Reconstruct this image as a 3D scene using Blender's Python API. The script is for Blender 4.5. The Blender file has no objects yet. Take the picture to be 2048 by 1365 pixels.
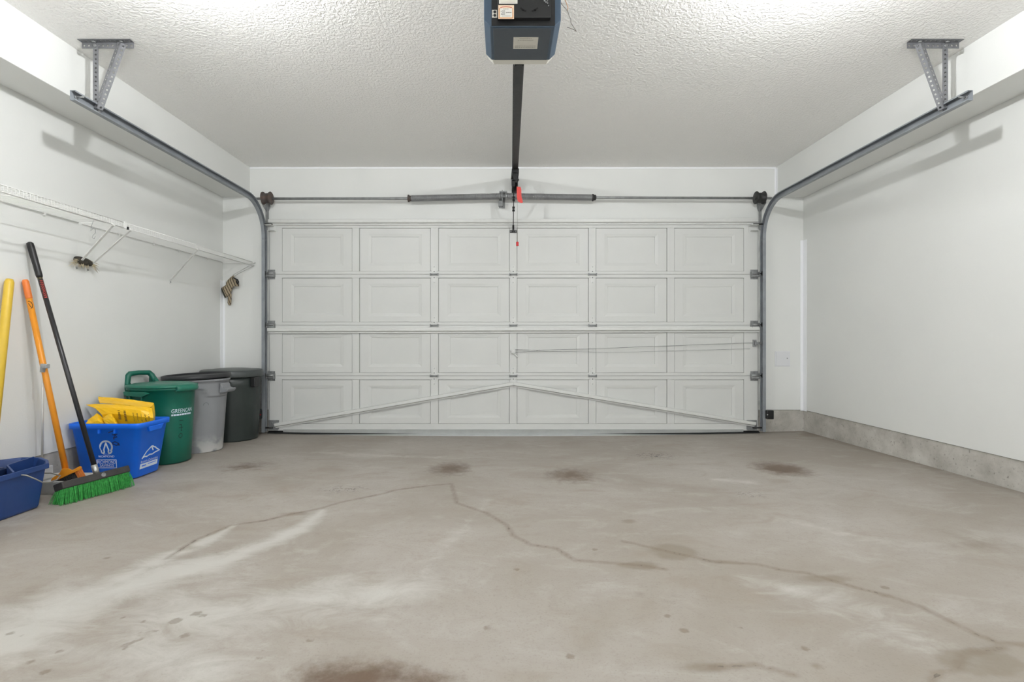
import bpy, math, random
import numpy as np
from mathutils import Vector, Matrix

random.seed(7)
scene = bpy.context.scene
COL = scene.collection

# ------------------------------------------------------------------ camera
HC, F, CX, CY = 0.93, 1020.0, 1008.0, 680.0      # eye height, focal length in px, vanishing point
cam_d = bpy.data.cameras.new('camera')
cam = bpy.data.objects.new('camera', cam_d)
COL.objects.link(cam)
cam.location = (0, 0, HC)
cam.rotation_euler = (math.radians(90), 0, 0)
cam_d.sensor_width = 36.0
cam_d.lens = 36.0 * F / 2048.0
cam_d.shift_x = (1024.0 - CX) / 2048.0
cam_d.shift_y = (CY - 682.5) / 2048.0
cam_d.clip_start = 0.02
scene.camera = cam

# ------------------------------------------------------------------ world, exposure
w = bpy.data.worlds.new('world'); scene.world = w
w.use_nodes = True
w.node_tree.nodes['Background'].inputs[0].default_value = (0.93, 0.97, 1.0, 1)
w.node_tree.nodes['Background'].inputs[1].default_value = 2.6
vs = scene.view_settings
vs.view_transform = 'Standard'; vs.look = 'None'; vs.gamma = 1.0
vs.use_curve_mapping = False
vs.exposure = 0.50
try:
    scene.cycles.diffuse_bounces = 5
    scene.cycles.max_bounces = 8
    scene.cycles.use_adaptive_sampling = True
    scene.cycles.adaptive_threshold = 0.025
    scene.cycles.glossy_bounces = 2
except Exception:
    pass
BULB, BULB_FILL = 1500.0, 700.0      # strength of the ceiling bulbs; the pair behind the viewer is added fill
# sky fill enters through a wide window added unseen behind the viewer; the portal only guides sampling of the sky there
WX0, WX1, WZ0, WZ1 = -1.9, 2.1, 0.10, 1.55
pl_d = bpy.data.lights.new('fill_window_portal', 'AREA'); pl_d.shape = 'RECTANGLE'; pl_d.size = WX1-WX0; pl_d.size_y = WZ1-WZ0
pl_d.cycles.is_portal = True
pl_o = bpy.data.objects.new('fill_window_portal', pl_d); COL.objects.link(pl_o)
pl_o.location = ((WX0+WX1)/2, -1.83, (WZ0+WZ1)/2); pl_o.rotation_euler = (math.radians(90), 0, 0)
LAMPS = [(-1.36, 2.05), (1.42, 2.05), (-1.33, -0.55), (1.38, -0.55)]  # last pair is added behind the viewer to brighten the room

# ------------------------------------------------------------------ helpers
def P(px, py, Y):
    return Vector(((px - CX) * Y / F, Y, HC - (py - CY) * Y / F))

def zf(x, y):
    return -0.02 + 0.0045 * x * x + 0.014 * (5.08 - y)

def fpt(px, py):
    z = 0.0
    for _ in range(12):
        Y = F * (HC - z) / (py - CY)
        x = (px - CX) * Y / F
        z = zf(x, Y)
    return (x, Y)

WO = {}
def origin_of(o):
    return WO.get(o.name, Vector((0, 0, 0))) if o else Vector((0, 0, 0))

def setp(o, label=None, cat=None, group=None, kind=None):
    if label: o['label'] = label
    if cat: o['category'] = cat
    if group: o['group'] = group
    if kind: o['kind'] = kind
    return o

def empty(name, loc, label=None, cat=None, group=None, kind=None):
    o = bpy.data.objects.new(name, None)
    COL.objects.link(o)
    o.empty_display_size = 0.1
    o.location = loc
    WO[o.name] = Vector(loc)
    return setp(o, label, cat, group, kind)

class MB:
    def __init__(s):
        s.v = []; s.f = []; s.sm = []
    def add(s, vs_, fs, smooth=False):
        b = len(s.v)
        s.v.extend(Vector(p) for p in vs_)
        for f in fs:
            s.f.append(tuple(b + i for i in f)); s.sm.append(smooth)
        return s
    def box(s, x0, x1, y0, y1, z0, z1):
        return s.add([(x0,y0,z0),(x1,y0,z0),(x1,y1,z0),(x0,y1,z0),(x0,y0,z1),(x1,y0,z1),(x1,y1,z1),(x0,y1,z1)],
                     [(3,2,1,0),(4,5,6,7),(0,1,5,4),(1,2,6,5),(2,3,7,6),(3,0,4,7)])
    def obox(s, c, ax, ay, az, hx, hy, hz):
        c = Vector(c); ax, ay, az = Vector(ax).normalized(), Vector(ay).normalized(), Vector(az).normalized()
        pts = []
        for k in (-1, 1):
            for i, j in ((-1,-1),(1,-1),(1,1),(-1,1)):
                pts.append(c + ax*hx*i + ay*hy*j + az*hz*k)
        return s.add(pts, [(3,2,1,0),(4,5,6,7),(0,1,5,4),(1,2,6,5),(2,3,7,6),(3,0,4,7)])
    def bar(s, p0, p1, wd, ht, up=(0,0,1)):
        p0, p1 = Vector(p0), Vector(p1)
        d = (p1 - p0); L = d.length; d.normalize()
        side = d.cross(Vector(up)).normalized(); u = side.cross(d).normalized()
        return s.obox((p0+p1)/2, d, side, u, L/2, wd/2, ht/2)
    def loft(s, rings, cap0=True, cap1=True, smooth=True, closed=True):
        n = len(rings[0]); b = len(s.v)
        for r in rings: s.v.extend(Vector(p) for p in r)
        m = n if closed else n - 1
        for k in range(len(rings)-1):
            for i in range(m):
                j = (i+1) % n
                s.f.append((b+k*n+i, b+k*n+j, b+(k+1)*n+j, b+(k+1)*n+i)); s.sm.append(smooth)
        if cap0: s.f.append(tuple(b+i for i in reversed(range(n)))); s.sm.append(False)
        if cap1: s.f.append(tuple(b+(len(rings)-1)*n+i for i in range(n))); s.sm.append(False)
        return s
    def tube(s, pts, r, n=8, caps=True, smooth=True):
        pts = [Vector(p) for p in pts]
        rr = r if isinstance(r, (list, tuple)) else [r]*len(pts)
        rings = []; u = None
        for i, p in enumerate(pts):
            if i == 0: t = pts[1]-pts[0]
            elif i == len(pts)-1: t = pts[-1]-pts[-2]
            else: t = (pts[i+1]-p).normalized() + (p-pts[i-1]).normalized()
            if t.length < 1e-9: t = Vector((0,0,1))
            t.normalize()
            if u is None:
                a = Vector((0,0,1)) if abs(t.z) < .9 else Vector((1,0,0))
                u = t.cross(a).normalized()
            else:
                u = (u - t*u.dot(t))
                u = u.normalized() if u.length > 1e-6 else t.orthogonal().normalized()
            v2 = t.cross(u)
            rings.append([p + (u*math.cos(2*math.pi*k/n) + v2*math.sin(2*math.pi*k/n))*rr[i] for k in range(n)])
        return s.loft(rings, caps, caps, smooth)
    def lathe(s, prof, c, axis='z', n=32, smooth=True, cap0=True, cap1=True):
        c = Vector(c); rings = []
        for r, h in prof:
            ring = []
            for k in range(n):
                a = 2*math.pi*k/n; ca, sa = r*math.cos(a), r*math.sin(a)
                if axis == 'z': q = (ca, sa, h)
                elif axis == 'x': q = (h, ca, sa)
                else: q = (sa, h, ca)
                ring.append(c + Vector(q))
            rings.append(ring)
        return s.loft(rings, cap0, cap1, smooth)
    def prism(s, poly, fa, fb, smooth=False):
        return s.loft([[fa(*p) for p in poly], [fb(*p) for p in poly]], True, True, smooth)
    def ribbon(s, pts, wd, fmap, closed=False):
        pts = list(pts)
        if closed: pts.append(pts[0])
        for (a, b_) in zip(pts[:-1], pts[1:]):
            dx, dy = b_[0]-a[0], b_[1]-a[1]
            L = math.hypot(dx, dy)
            if L < 1e-9: continue
            e = wd*0.3
            ux, uy = dx/L, dy/L; nx, ny = -uy*wd/2, ux*wd/2
            q = [(a[0]-ux*e+nx, a[1]-uy*e+ny), (a[0]-ux*e-nx, a[1]-uy*e-ny),
                 (b_[0]+ux*e-nx, b_[1]+uy*e-ny), (b_[0]+ux*e+nx, b_[1]+uy*e+ny)]
            s.add([fmap(*p) for p in q], [(0,1,2,3)])
        return s
    def build(s, name, mat, parent=None, bevel=0, origin=None, seg=2, label=None, cat=None, group=None, kind=None, recalc=True):
        if origin is None:
            if parent is not None: origin = origin_of(parent)
            else:
                xs = [p.x for p in s.v]; ys = [p.y for p in s.v]; zs = [p.z for p in s.v]
                origin = Vector(((min(xs)+max(xs))/2, (min(ys)+max(ys))/2, min(zs)))
        origin = Vector(origin)
        me = bpy.data.meshes.new(name)
        me.from_pydata([tuple(p - origin) for p in s.v], [], s.f)
        me.polygons.foreach_set('use_smooth', s.sm)
        if recalc:
            import bmesh
            bm = bmesh.new(); bm.from_mesh(me)
            bmesh.ops.recalc_face_normals(bm, faces=bm.faces)
            bm.to_mesh(me); bm.free()
        me.update()
        if mat: me.materials.append(mat)
        o = bpy.data.objects.new(name, me)
        COL.objects.link(o)
        if parent is not None:
            o.parent = parent
            o.location = origin - origin_of(parent)
        else:
            o.location = origin
        WO[o.name] = origin
        if bevel:
            m = o.modifiers.new('bevel', 'BEVEL'); m.width = bevel; m.segments = seg
            m.limit_method = 'ANGLE'; m.angle_limit = math.radians(40)
        return setp(o, label, cat, group, kind)

def rrect(hx, hy, r, n=5):
    pts = []
    for cx_, cy_, a0 in ((hx-r, hy-r, 0), (-hx+r, hy-r, 90), (-hx+r, -hy+r, 180), (hx-r, -hy+r, 270)):
        for k in range(n+1):
            a = math.radians(a0 + 90*k/n)
            pts.append((cx_ + r*math.cos(a), cy_ + r*math.sin(a)))
    return pts

def text2d(body, size):
    cu = bpy.data.curves.new('t', 'FONT'); cu.body = body; cu.size = size
    cu.align_x = 'CENTER'; cu.align_y = 'CENTER'; cu.resolution_u = 3
    o = bpy.data.objects.new('t', cu); COL.objects.link(o)
    dg = bpy.context.evaluated_depsgraph_get()
    me = bpy.data.meshes.new_from_object(o.evaluated_get(dg))
    vs_ = [(v.co.x, v.co.y) for v in me.vertices]; fs = [tuple(p.vertices) for p in me.polygons]
    bpy.data.objects.remove(o); bpy.data.curves.remove(cu); bpy.data.meshes.remove(me)
    return vs_, fs

def add_text(mb, body, size, fmap, u0=0, v0=0, width=None, rot=0):
    vs_, fs = text2d(body, size)
    if width:
        wx = max(p[0] for p in vs_) - min(p[0] for p in vs_)
        k = width / wx
        vs_ = [(p[0]*k, p[1]) for p in vs_]
    c, s_ = math.cos(rot), math.sin(rot)
    mb.add([fmap(u0 + p[0]*c - p[1]*s_, v0 + p[0]*s_ + p[1]*c) for p in vs_], fs)

# ------------------------------------------------------------------ materials
def srgb(r, g, b):
    f = lambda c: (c/255/12.92) if c/255 <= .04045 else ((c/255+.055)/1.055)**2.4
    return (f(r), f(g), f(b), 1)

MATS = {}
def mat(name, col, rough=.5, metal=0.0, var=0.0, vscale=8.0, bump=0.0, bscale=60.0, spec=0.5, col2=None, emit=None):
    if name in MATS: return MATS[name]
    m = bpy.data.materials.new(name); m.use_nodes = True
    nt = m.node_tree; N = nt.nodes; L = nt.links
    b = N['Principled BSDF']
    b.inputs['Base Color'].default_value = col
    b.inputs['Roughness'].default_value = rough
    b.inputs['Metallic'].default_value = metal
    b.inputs['Specular IOR Level'].default_value = spec
    tc = N.new('ShaderNodeTexCoord')
    if var or col2:
        no = N.new('ShaderNodeTexNoise'); no.inputs['Scale'].default_value = vscale
        no.inputs['Detail'].default_value = 6; no.inputs['Roughness'].default_value = .6
        L.new(tc.outputs['Object'], no.inputs['Vector'])
        mx = N.new('ShaderNodeMix'); mx.data_type = 'RGBA'
        c2 = col2 or tuple(c*(1-var) for c in col[:3]) + (1,)
        mx.inputs['A'].default_value = col; mx.inputs['B'].default_value = c2
        rp = N.new('ShaderNodeMapRange'); rp.inputs['From Min'].default_value = .35; rp.inputs['From Max'].default_value = .7
        L.new(no.outputs['Fac'], rp.inputs['Value']); L.new(rp.outputs['Result'], mx.inputs['Factor'])
        L.new(mx.outputs['Result'], b.inputs['Base Color'])
    if bump:
        nb = N.new('ShaderNodeTexNoise'); nb.inputs['Scale'].default_value = bscale; nb.inputs['Detail'].default_value = 4
        L.new(tc.outputs['Object'], nb.inputs['Vector'])
        bp = N.new('ShaderNodeBump'); bp.inputs['Strength'].default_value = .6; bp.inputs['Distance'].default_value = bump
        L.new(nb.outputs['Fac'], bp.inputs['Height']); L.new(bp.outputs['Normal'], b.inputs['Normal'])
    if emit:
        b.inputs['Emission Color'].default_value = emit[0]; b.inputs['Emission Strength'].default_value = emit[1]
    MATS[name] = m
    return m

M_wall = mat('wall_paint', srgb(229, 230, 227), .55, var=.025, vscale=1.6, bump=.0006, bscale=140, spec=.3)
M_door = mat('door_paint', srgb(211, 212, 209), .42, var=.03, vscale=3.0, bump=.0003, bscale=50, spec=.4)
M_doorfit = mat('painted_steel', srgb(216, 217, 214), .4, var=.06, vscale=25)
M_retainer = mat('aluminium_retainer', srgb(196, 199, 198), .45, .3, var=.1, vscale=9)
M_galv = mat('galvanised_steel', srgb(158, 160, 160), .42, .45, var=.35, vscale=18)
M_hanger = mat('perforated_steel', srgb(124, 125, 128), .5, .35, var=.2, vscale=20)
M_track = mat('track_steel', srgb(150, 155, 160), .42, .2, var=.25, vscale=9)
M_dark = mat('dark_steel', srgb(62, 62, 62), .5, .5, var=.3, vscale=30)
M_black = mat('black_plastic', srgb(26, 27, 28), .45, var=.2, vscale=12)
M_rust = mat('rusty_cast_iron', srgb(84, 83, 82), .7, .2, col2=srgb(98, 74, 62), vscale=25)
M_spring = mat('spring_steel', srgb(164, 165, 166), .4, .3, var=.3, vscale=5)
M_white = mat('white_wire', srgb(225, 225, 222), .4)
M_rubber = mat('black_rubber', srgb(22, 24, 24), .7)
M_hole = mat('hole_black', srgb(6, 6, 6), .8)

def concrete_base():
    m = bpy.data.materials.new('concrete_footing'); m.use_nodes = True
    nt = m.node_tree; N = nt.nodes; L = nt.links; b = N['Principled BSDF']; b.inputs['Roughness'].default_value = .85
    tc = N.new('ShaderNodeTexCoord')
    n1 = N.new('ShaderNodeTexNoise'); n1.inputs['Scale'].default_value = 5; n1.inputs['Detail'].default_value = 8; n1.inputs['Roughness'].default_value = .65
    n2 = N.new('ShaderNodeTexNoise'); n2.inputs['Scale'].default_value = 60; n2.inputs['Detail'].default_value = 3
    for n in (n1, n2): L.new(tc.outputs['Object'], n.inputs['Vector'])
    cr = N.new('ShaderNodeValToRGB'); e = cr.color_ramp.elements
    e[0].position = .3; e[0].color = srgb(164, 160, 152)
    e[1].position = .7; e[1].color = srgb(208, 205, 198)
    L.new(n1.outputs['Fac'], cr.inputs['Fac'])
    r2 = N.new('ShaderNodeMapRange'); r2.inputs['From Min'].default_value = .2; r2.inputs['From Max'].default_value = .38
    L.new(n2.outputs['Fac'], r2.inputs['Value'])
    mx = N.new('ShaderNodeMix'); mx.data_type = 'RGBA'; mx.inputs['A'].default_value = srgb(128, 122, 114)
    L.new(r2.outputs['Result'], mx.inputs['Factor']); L.new(cr.outputs['Color'], mx.inputs['B'])
    L.new(mx.outputs['Result'], b.inputs['Base Color'])
    bp = N.new('ShaderNodeBump'); bp.inputs['Distance'].default_value = .003; bp.inputs['Strength'].default_value = .7
    L.new(n2.outputs['Fac'], bp.inputs['Height']); L.new(bp.outputs['Normal'], b.inputs['Normal'])
    return m
M_conc = concrete_base()

def ceiling_mat():
    m = bpy.data.materials.new('stippled_ceiling'); m.use_nodes = True
    nt = m.node_tree; N = nt.nodes; L = nt.links; b = N['Principled BSDF']
    b.inputs['Base Color'].default_value = srgb(246, 245, 242); b.inputs['Roughness'].default_value = .6
    b.inputs['Specular IOR Level'].default_value = .35
    tc = N.new('ShaderNodeTexCoord')
    n1 = N.new('ShaderNodeTexNoise'); n1.inputs['Scale'].default_value = 58; n1.inputs['Detail'].default_value = 3.0; n1.inputs['Roughness'].default_value = .5
    n1.inputs['Distortion'].default_value = .6
    L.new(tc.outputs['Object'], n1.inputs['Vector'])
    r1 = N.new('ShaderNodeMapRange'); r1.inputs['From Min'].default_value = .38; r1.inputs['From Max'].default_value = .62
    L.new(n1.outputs['Fac'], r1.inputs['Value'])
    bp = N.new('ShaderNodeBump'); bp.inputs['Strength'].default_value = .7; bp.inputs['Distance'].default_value = .0035
    L.new(r1.outputs['Result'], bp.inputs['Height']); L.new(bp.outputs['Normal'], b.inputs['Normal'])
    return m
M_ceil = ceiling_mat()

# ------------------------------------------------------------------ floor
WL, WR, WF, WB = -2.80, 2.98, 5.08, -1.75       # wall faces
ZC = 2.65                                       # ceiling
ZB = 0.232                                      # top of the concrete footing

def floor_mat():
    m = bpy.data.materials.new('stained_concrete_floor'); m.use_nodes = True
    nt = m.node_tree; N = nt.nodes; L = nt.links; b = N['Principled BSDF']
    tc = N.new('ShaderNodeTexCoord')
    def attr(n):
        a = N.new('ShaderNodeAttribute'); a.attribute_name = n; return a.outputs['Fac']
    def noise(sc, det=6, ro=.6, dis=0, vec=None):
        n = N.new('ShaderNodeTexNoise'); n.inputs['Scale'].default_value = sc; n.inputs['Detail'].default_value = det
        n.inputs['Roughness'].default_value = ro; n.inputs['Distortion'].default_value = dis
        L.new(vec or tc.outputs['Object'], n.inputs['Vector']); return n.outputs['Fac']
    def rng(v, a, b_, c=0, d=1, smooth=True):
        r = N.new('ShaderNodeMapRange'); r.inputs['From Min'].default_value = a; r.inputs['From Max'].default_value = b_
        r.inputs['To Min'].default_value = c; r.inputs['To Max'].default_value = d
        if smooth: r.interpolation_type = 'SMOOTHSTEP'
        L.new(v, r.inputs['Value']); return r.outputs['Result']
    def mth(op, a, b_):
        n = N.new('ShaderNodeMath'); n.operation = op
        for i, x in enumerate((a, b_)):
            if isinstance(x, (int, float)): n.inputs[i].default_value = x
            else: L.new(x, n.inputs[i])
        return n.outputs[0]
    def mix(fac, a, b_):
        x = N.new('ShaderNodeMix'); x.data_type = 'RGBA'
        L.new(fac, x.inputs['Factor'])
        for k, c in (('A', a), ('B', b_)):
            if isinstance(c, tuple): x.inputs[k].default_value = c
            else: L.new(c, x.inputs[k])
        return x.outputs['Result']
    # stretched coordinates: faint trowel and sweeping streaks running diagonally
    mp = N.new('ShaderNodeMapping'); mp.inputs['Rotation'].default_value = (0, 0, math.radians(35)); mp.inputs['Scale'].default_value = (1, 1.7, 1)
    L.new(tc.outputs['Object'], mp.inputs['Vector'])
    big = noise(.9, 7, .6, .6)
    mid = noise(3.0, 8, .65, .8, mp.outputs['Vector'])
    fine = noise(26, 6, .7)
    grain = noise(130, 3, .6)
    col = mix(rng(big, .34, .66), srgb(150, 142, 132), srgb(166, 160, 152))
    col = mix(mth('MULTIPLY', rng(mid, .5, .72), .55), col, srgb(176, 172, 165))
    col = mix(mth('MULTIPLY', rng(mid, .48, .28), .6), col, srgb(146, 135, 122))
    col = mix(mth('MULTIPLY', rng(fine, .5, .3), .28), col, srgb(140, 131, 120))
    col = mix(mth('MULTIPLY', rng(grain, .46, .3), .3), col, srgb(128, 119, 108))
    warp = mth('MULTIPLY', mth('SUBTRACT', noise(7, 6, .65), .5), 1.0)
    # pale lime bloom
    wh = rng(mth('ADD', attr('white'), mth('MULTIPLY', mth('SUBTRACT', noise(5, 8, .7, .8, mp.outputs['Vector']), .5), 1.7)), .12, 1.0)
    col = mix(mth('MULTIPLY', wh, .62), col, srgb(200, 199, 193))
    # damp-looking grey-brown patches
    dk = rng(mth('ADD', attr('damp'), mth('MULTIPLY', warp, 1.1)), .3, .75)
    col = mix(mth('MULTIPLY', dk, .62), col, srgb(126, 115, 100))
    # oil drips
    oil = rng(mth('ADD', attr('oil'), mth('MULTIPLY', mth('SUBTRACT', noise(16, 6, .7), .5), 1.3)), .12, 1.0)
    col = mix(mth('MULTIPLY', oil, .9), col, srgb(92, 72, 54))
    # small drops
    sp = rng(mth('ADD', attr('spot'), mth('MULTIPLY', mth('SUBTRACT', noise(90, 3, .6), .5), .012)), .003, -.005)
    col = mix(mth('MULTIPLY', sp, .5), col, srgb(104, 90, 70))
    # black specks near the door
    fs_ = mth('MULTIPLY', attr('fleck'), rng(noise(34, 2, .5, 1.5), .56, .6))
    col = mix(mth('MULTIPLY', fs_, .8), col, srgb(60, 57, 54))
    # cracks
    cw = mth('MULTIPLY', mth('SUBTRACT', noise(22, 5, .7), .5), .03)
    cd = mth('ADD', attr('crack'), cw)
    halo = rng(mth('ABSOLUTE', cd, 0), .024, .0)
    col = mix(mth('MULTIPLY', halo, .5), col, srgb(116, 102, 86))
    line = mth('MULTIPLY', rng(mth('ABSOLUTE', cd, 0), .0035, .001), rng(noise(5, 3, .6), .3, .6))
    col = mix(mth('MULTIPLY', line, .55), col, srgb(78, 70, 62))
    # darker band along the wall footing
    near_wall = rng(mth('ADD', attr('edge'), mth('MULTIPLY', warp, .25)), .10, .0)
    col = mix(mth('MULTIPLY', near_wall, .5), col, srgb(118, 108, 96))
    L.new(col, b.inputs['Base Color'])
    rr = mth('ADD', rng(big, .3, .7, .52, .64), mth('MULTIPLY', oil, -.1))
    L.new(rr, b.inputs['Roughness']); b.inputs['Specular IOR Level'].default_value = .4
    h = mth('ADD', mth('MULTIPLY', fine, .5), mth('MULTIPLY', grain, .35))
    h = mth('SUBTRACT', h, mth('MULTIPLY', line, 1.0))
    bp = N.new('ShaderNodeBump'); bp.inputs['Strength'].default_value = .45; bp.inputs['Distance'].default_value = .0025
    L.new(h, bp.inputs['Height']); L.new(bp.outputs['Normal'], b.inputs['Normal'])
    return m

def build_floor():
    xs = np.arange(-2.97, 3.16, .016)
    ys = np.concatenate([np.arange(-1.9, 1.1, .06), np.arange(1.1, 2.9, .012), np.arange(2.9, 5.4, .016)])
    X, Y = np.meshgrid(xs, ys)
    Z = -0.02 + 0.0045*X*X + 0.014*(5.08 - Y)
    n, mcols = len(ys), len(xs)
    co = np.stack([X, Y, Z], -1).reshape(-1, 3).astype(np.float32)
    idx = np.arange(n*mcols).reshape(n, mcols)
    quads = np.stack([idx[:-1, :-1], idx[:-1, 1:], idx[1:, 1:], idx[1:, :-1]], -1).reshape(-1, 4)
    me = bpy.data.meshes.new('floor')
    me.vertices.add(len(co)); me.vertices.foreach_set('co', co.ravel())
    me.loops.add(quads.size); me.loops.foreach_set('vertex_index', quads.ravel().astype(np.int32))
    me.polygons.add(len(quads))
    me.polygons.foreach_set('loop_start', np.arange(0, quads.size, 4, dtype=np.int32))
    me.polygons.foreach_set('loop_total', np.full(len(quads), 4, dtype=np.int32))
    me.polygons.foreach_set('use_smooth', np.ones(len(quads), dtype=bool))
    me.update(calc_edges=True)
    def seg_dist(pl, wds=None):
        D = np.full(X.shape, 9.0); 
        for i in range(len(pl)-1):
            a = np.array(pl[i]); b_ = np.array(pl[i+1]); d = b_-a; L2 = max(d@d, 1e-9)
            t = np.clip(((X-a[0])*d[0] + (Y-a[1])*d[1])/L2, 0, 1)
            dist = np.hypot(X-a[0]-t*d[0], Y-a[1]-t*d[1])
            if wds is not None: dist = dist / (wds[i]*(1-t) + wds[i+1]*t)
            D = np.minimum(D, dist)
        return D
    cracks = [
        [(903,968),(859,972),(789,981),(771,987),(683,1005),(639,1018),(582,1029),(530,1042),(464,1051),(393,1080),(332,1119)],
        [(903,968),(907,983),(914,1007),(973,1027),(1013,1051),(1026,1072),(1061,1090),(1113,1098),(1148,1121),(1215,1126),(1276,1131),(1328,1139)],
        [(1246,1083),(1310,1098),(1368,1111),(1425,1124),(1512,1129),(1563,1141),(1614,1147),(1665,1162),(1716,1177),(1778,1193),(1839,1213),(1901,1244),(1952,1269),(1998,1287),(2060,1291)],
        [(2008,1295),(1967,1305),(1931,1305),(1921,1320),(1916,1338),(1880,1346),(1862,1364)],
        [(1425,1336),(1512,1331),(1588,1351)],
    ]
    C = np.full(X.shape, 9.0)
    for c in cracks: C = np.minimum(C, seg_dist([fpt(*p) for p in c]))
    def ell(px, py, rx, ry):
        x, y = fpt(px, py); x1, _ = fpt(px+rx, py); _, ya = fpt(px, py-ry); _, yb = fpt(px, py+ry)
        return np.sqrt(((X-x)/(x1-x))**2 + ((Y-y)/((ya-yb)/2))**2)
    def soft(d, k=1.0): return np.clip(1-d, -1, 1)*k
    oil = np.full(X.shape, -1.0)
    for (a, b_, c, d, k) in [(492,934,70,17,.72),(902,938,64,20,1.05),(1142,951,78,23,1.0),(1562,938,76,22,1.25),(710,1358,200,62,1.1),(840,1364,130,40,.9),(1910,1326,70,20,.25),(1100,947,30,10,.5)]:
        oil = np.maximum(oil, soft(ell(a, b_, c, d), k))
    damp = np.full(X.shape, -1.0)
    for (a, b_, c, d, k) in [(1960,1325,120,48,1.5),(1350,1104,80,24,1.25),(1275,1132,66,14,1.35),(1256,1043,28,8,.9),(1460,1126,70,12,.7),(380,1098,55,16,.8),(600,1029,80,9,.7),
                             (1400,1336,110,24,.8),(1650,1158,90,14,1.0),(480,1160,60,22,.6),(1620,870,60,9,.9),(1632,1332,26,16,.8),(1280,1190,30,16,.5),(300,1265,90,22,.5),(700,1320,170,60,.5),
                             (1770,1193,30,10,.8),(60,1180,110,60,.55),(180,1060,120,40,.5),(1950,1090,160,60,.6),(770,945,50,14,.45),(1000,1250,120,50,.35)]:
        damp = np.maximum(damp, soft(ell(a, b_, c, d), k))
    white = np.full(X.shape, -.3)
    for pl, wd, k in [([(645,1022),(600,1060),(540,1085),(450,1120),(320,1150),(140,1215),(-20,1290)], [.05,.09,.11,.14,.22,.3,.35], 1.0),
                      ([(470,1050),(420,1080),(340,1112),(230,1165),(60,1240)], [.03,.07,.09,.16,.25], .95),
                      ([(300,1240),(600,1200),(820,1180)], [.4,.35,.2], .75), ([(60,1290),(420,1330)], [.35,.3], .6), ([(1440,960),(1500,965)], [.12,.1], .7),
                      ([(640,905),(760,912),(880,915)], [.1,.12,.08], .55), ([(1500,1160),(1700,1210),(1850,1290)], [.12,.2,.2], .55),
                      ([(1560,1040),(1750,1080)], [.1,.15], .4), ([(980,1000),(860,1130),(760,1240)], [.06,.1,.12], .4), ([(2000,970),(1900,945)], [.15,.12], .6)]:
        white = np.maximum(white, soft(seg_dist([fpt(*p) for p in pl], wd), k))
    spots = [(246,1236,5),(287,1244,6),(351,1243,11),(393,1228,9),(407,1232,7),(370,1272,9),(310,1263,6),(283,1266,5),(280,1279,7),(270,1284,6),(252,1291,7),(251,1297,6),
             (518,1318,7),(620,1282,7),(527,1302,4),(213,1117,6),(974,1256,7),(975,1262,4),(745,1194,3),(1480,1256,5),(1610,1298,8),(1770,1176,8),(1140,1314,9),(1207,1171,3),(1335,1233,7),(1368,1262,9),
             (1190,1100,6),(1033,1140,6),(90,1345,9),(120,1304,7),(60,1325,8),(20,1268,7),(40,1272,5)]
    S = np.full(X.shape, 9.0)
    for (a, b_, r) in spots:
        x, y = fpt(a, b_); S = np.minimum(S, np.hypot(X-x, (Y-y)) - r*y/F*1.15)
    fleck = np.clip(1.3*(1-ell(1310, 912, 58, 9)), 0, 1) + np.clip(.8*(1-ell(1500, 990, 40, 8)), 0, 1) + np.clip(.8*(1-ell(690, 980, 60, 10)), 0, 1)
    edge = np.minimum(np.minimum(X-WL, WR-X), WF-Y)
    for nm, arr in (('crack', C), ('oil', oil), ('damp', damp), ('white', white), ('spot', S), ('fleck', fleck), ('edge', edge)):
        a = me.attributes.new(nm, 'FLOAT', 'POINT'); a.data.foreach_set('value', arr.ravel().astype(np.float32))
    me.materials.append(floor_mat())
    o = bpy.data.objects.new('floor', me); COL.objects.link(o)
    setp(o, 'cracked and oil-stained bare concrete garage floor', 'floor', kind='structure')
build_floor()

# ------------------------------------------------------------------ room shell
def struct(name, mb, m, label, cat, bevel=0):
    return mb.build(name, m, None, bevel, label=label, cat=cat, kind='structure')
struct('ceiling', MB().box(WL-.15, WR+.15, WB-.15, WF+.2, ZC, ZC+.12), M_ceil, 'off-white stippled garage ceiling', 'ceiling')
struct('wall_left', MB().box(WL-.15, WL, WB, WF, ZB, ZC), M_wall, 'white painted drywall on the side of the wire shelves', 'wall')
struct('wall_right', MB().box(WR, WR+.15, WB, WF, ZB, ZC), M_wall, 'bare white painted drywall above the exposed concrete footing', 'wall')
DL, DR, DT = -2.31, 2.50, 2.07
struct('wall_front', MB().box(WL-.15, DL, WF, WF+.18, ZB, ZC).box(DR, WR+.15, WF, WF+.18, ZB, ZC).box(DL, DR, WF, WF+.18, DT, ZC), M_wall,
       'white painted wall framing the garage door', 'wall')
struct('trim_3', MB().box(DL-.02, DL+.045, 5.04+.045, 5.04+.075, -.05, DT).box(DR-.045, DR+.02, 5.04+.045, 5.04+.075, -.05, DT).box(DL+.045, DR-.045, 5.04+.045, 5.04+.075, DT-.06, DT), M_wall, 'white stop moulding around the outside of the garage door', 'trim')
struct('wall_back', MB().box(WL-.15, WX0, WB-.15, WB, -.05, ZC).box(WX1, WR+.15, WB-.15, WB, -.05, ZC).box(WX0, WX1, WB-.15, WB, -.05, WZ0).box(WX0, WX1, WB-.15, WB, WZ1, ZC), M_wall, 'white painted wall behind the viewer', 'wall')
struct('baseboard_left', MB().box(WL-.15, WL-.008, WB, WF, -.08, ZB-.004), M_conc, 'grey concrete footing behind the bins and brooms', 'footing')
struct('baseboard_right', MB().box(WR+.008, WR+.15, WB, WF, -.08, ZB-.004), M_conc, 'long exposed grey concrete footing under the bare right wall', 'footing')
struct('baseboard_front', MB().box(DR, WR+.15, WF+.008, WF+.18, -.08, ZB-.004), M_conc, 'short concrete footing between door track and bare wall corner', 'footing')
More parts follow.
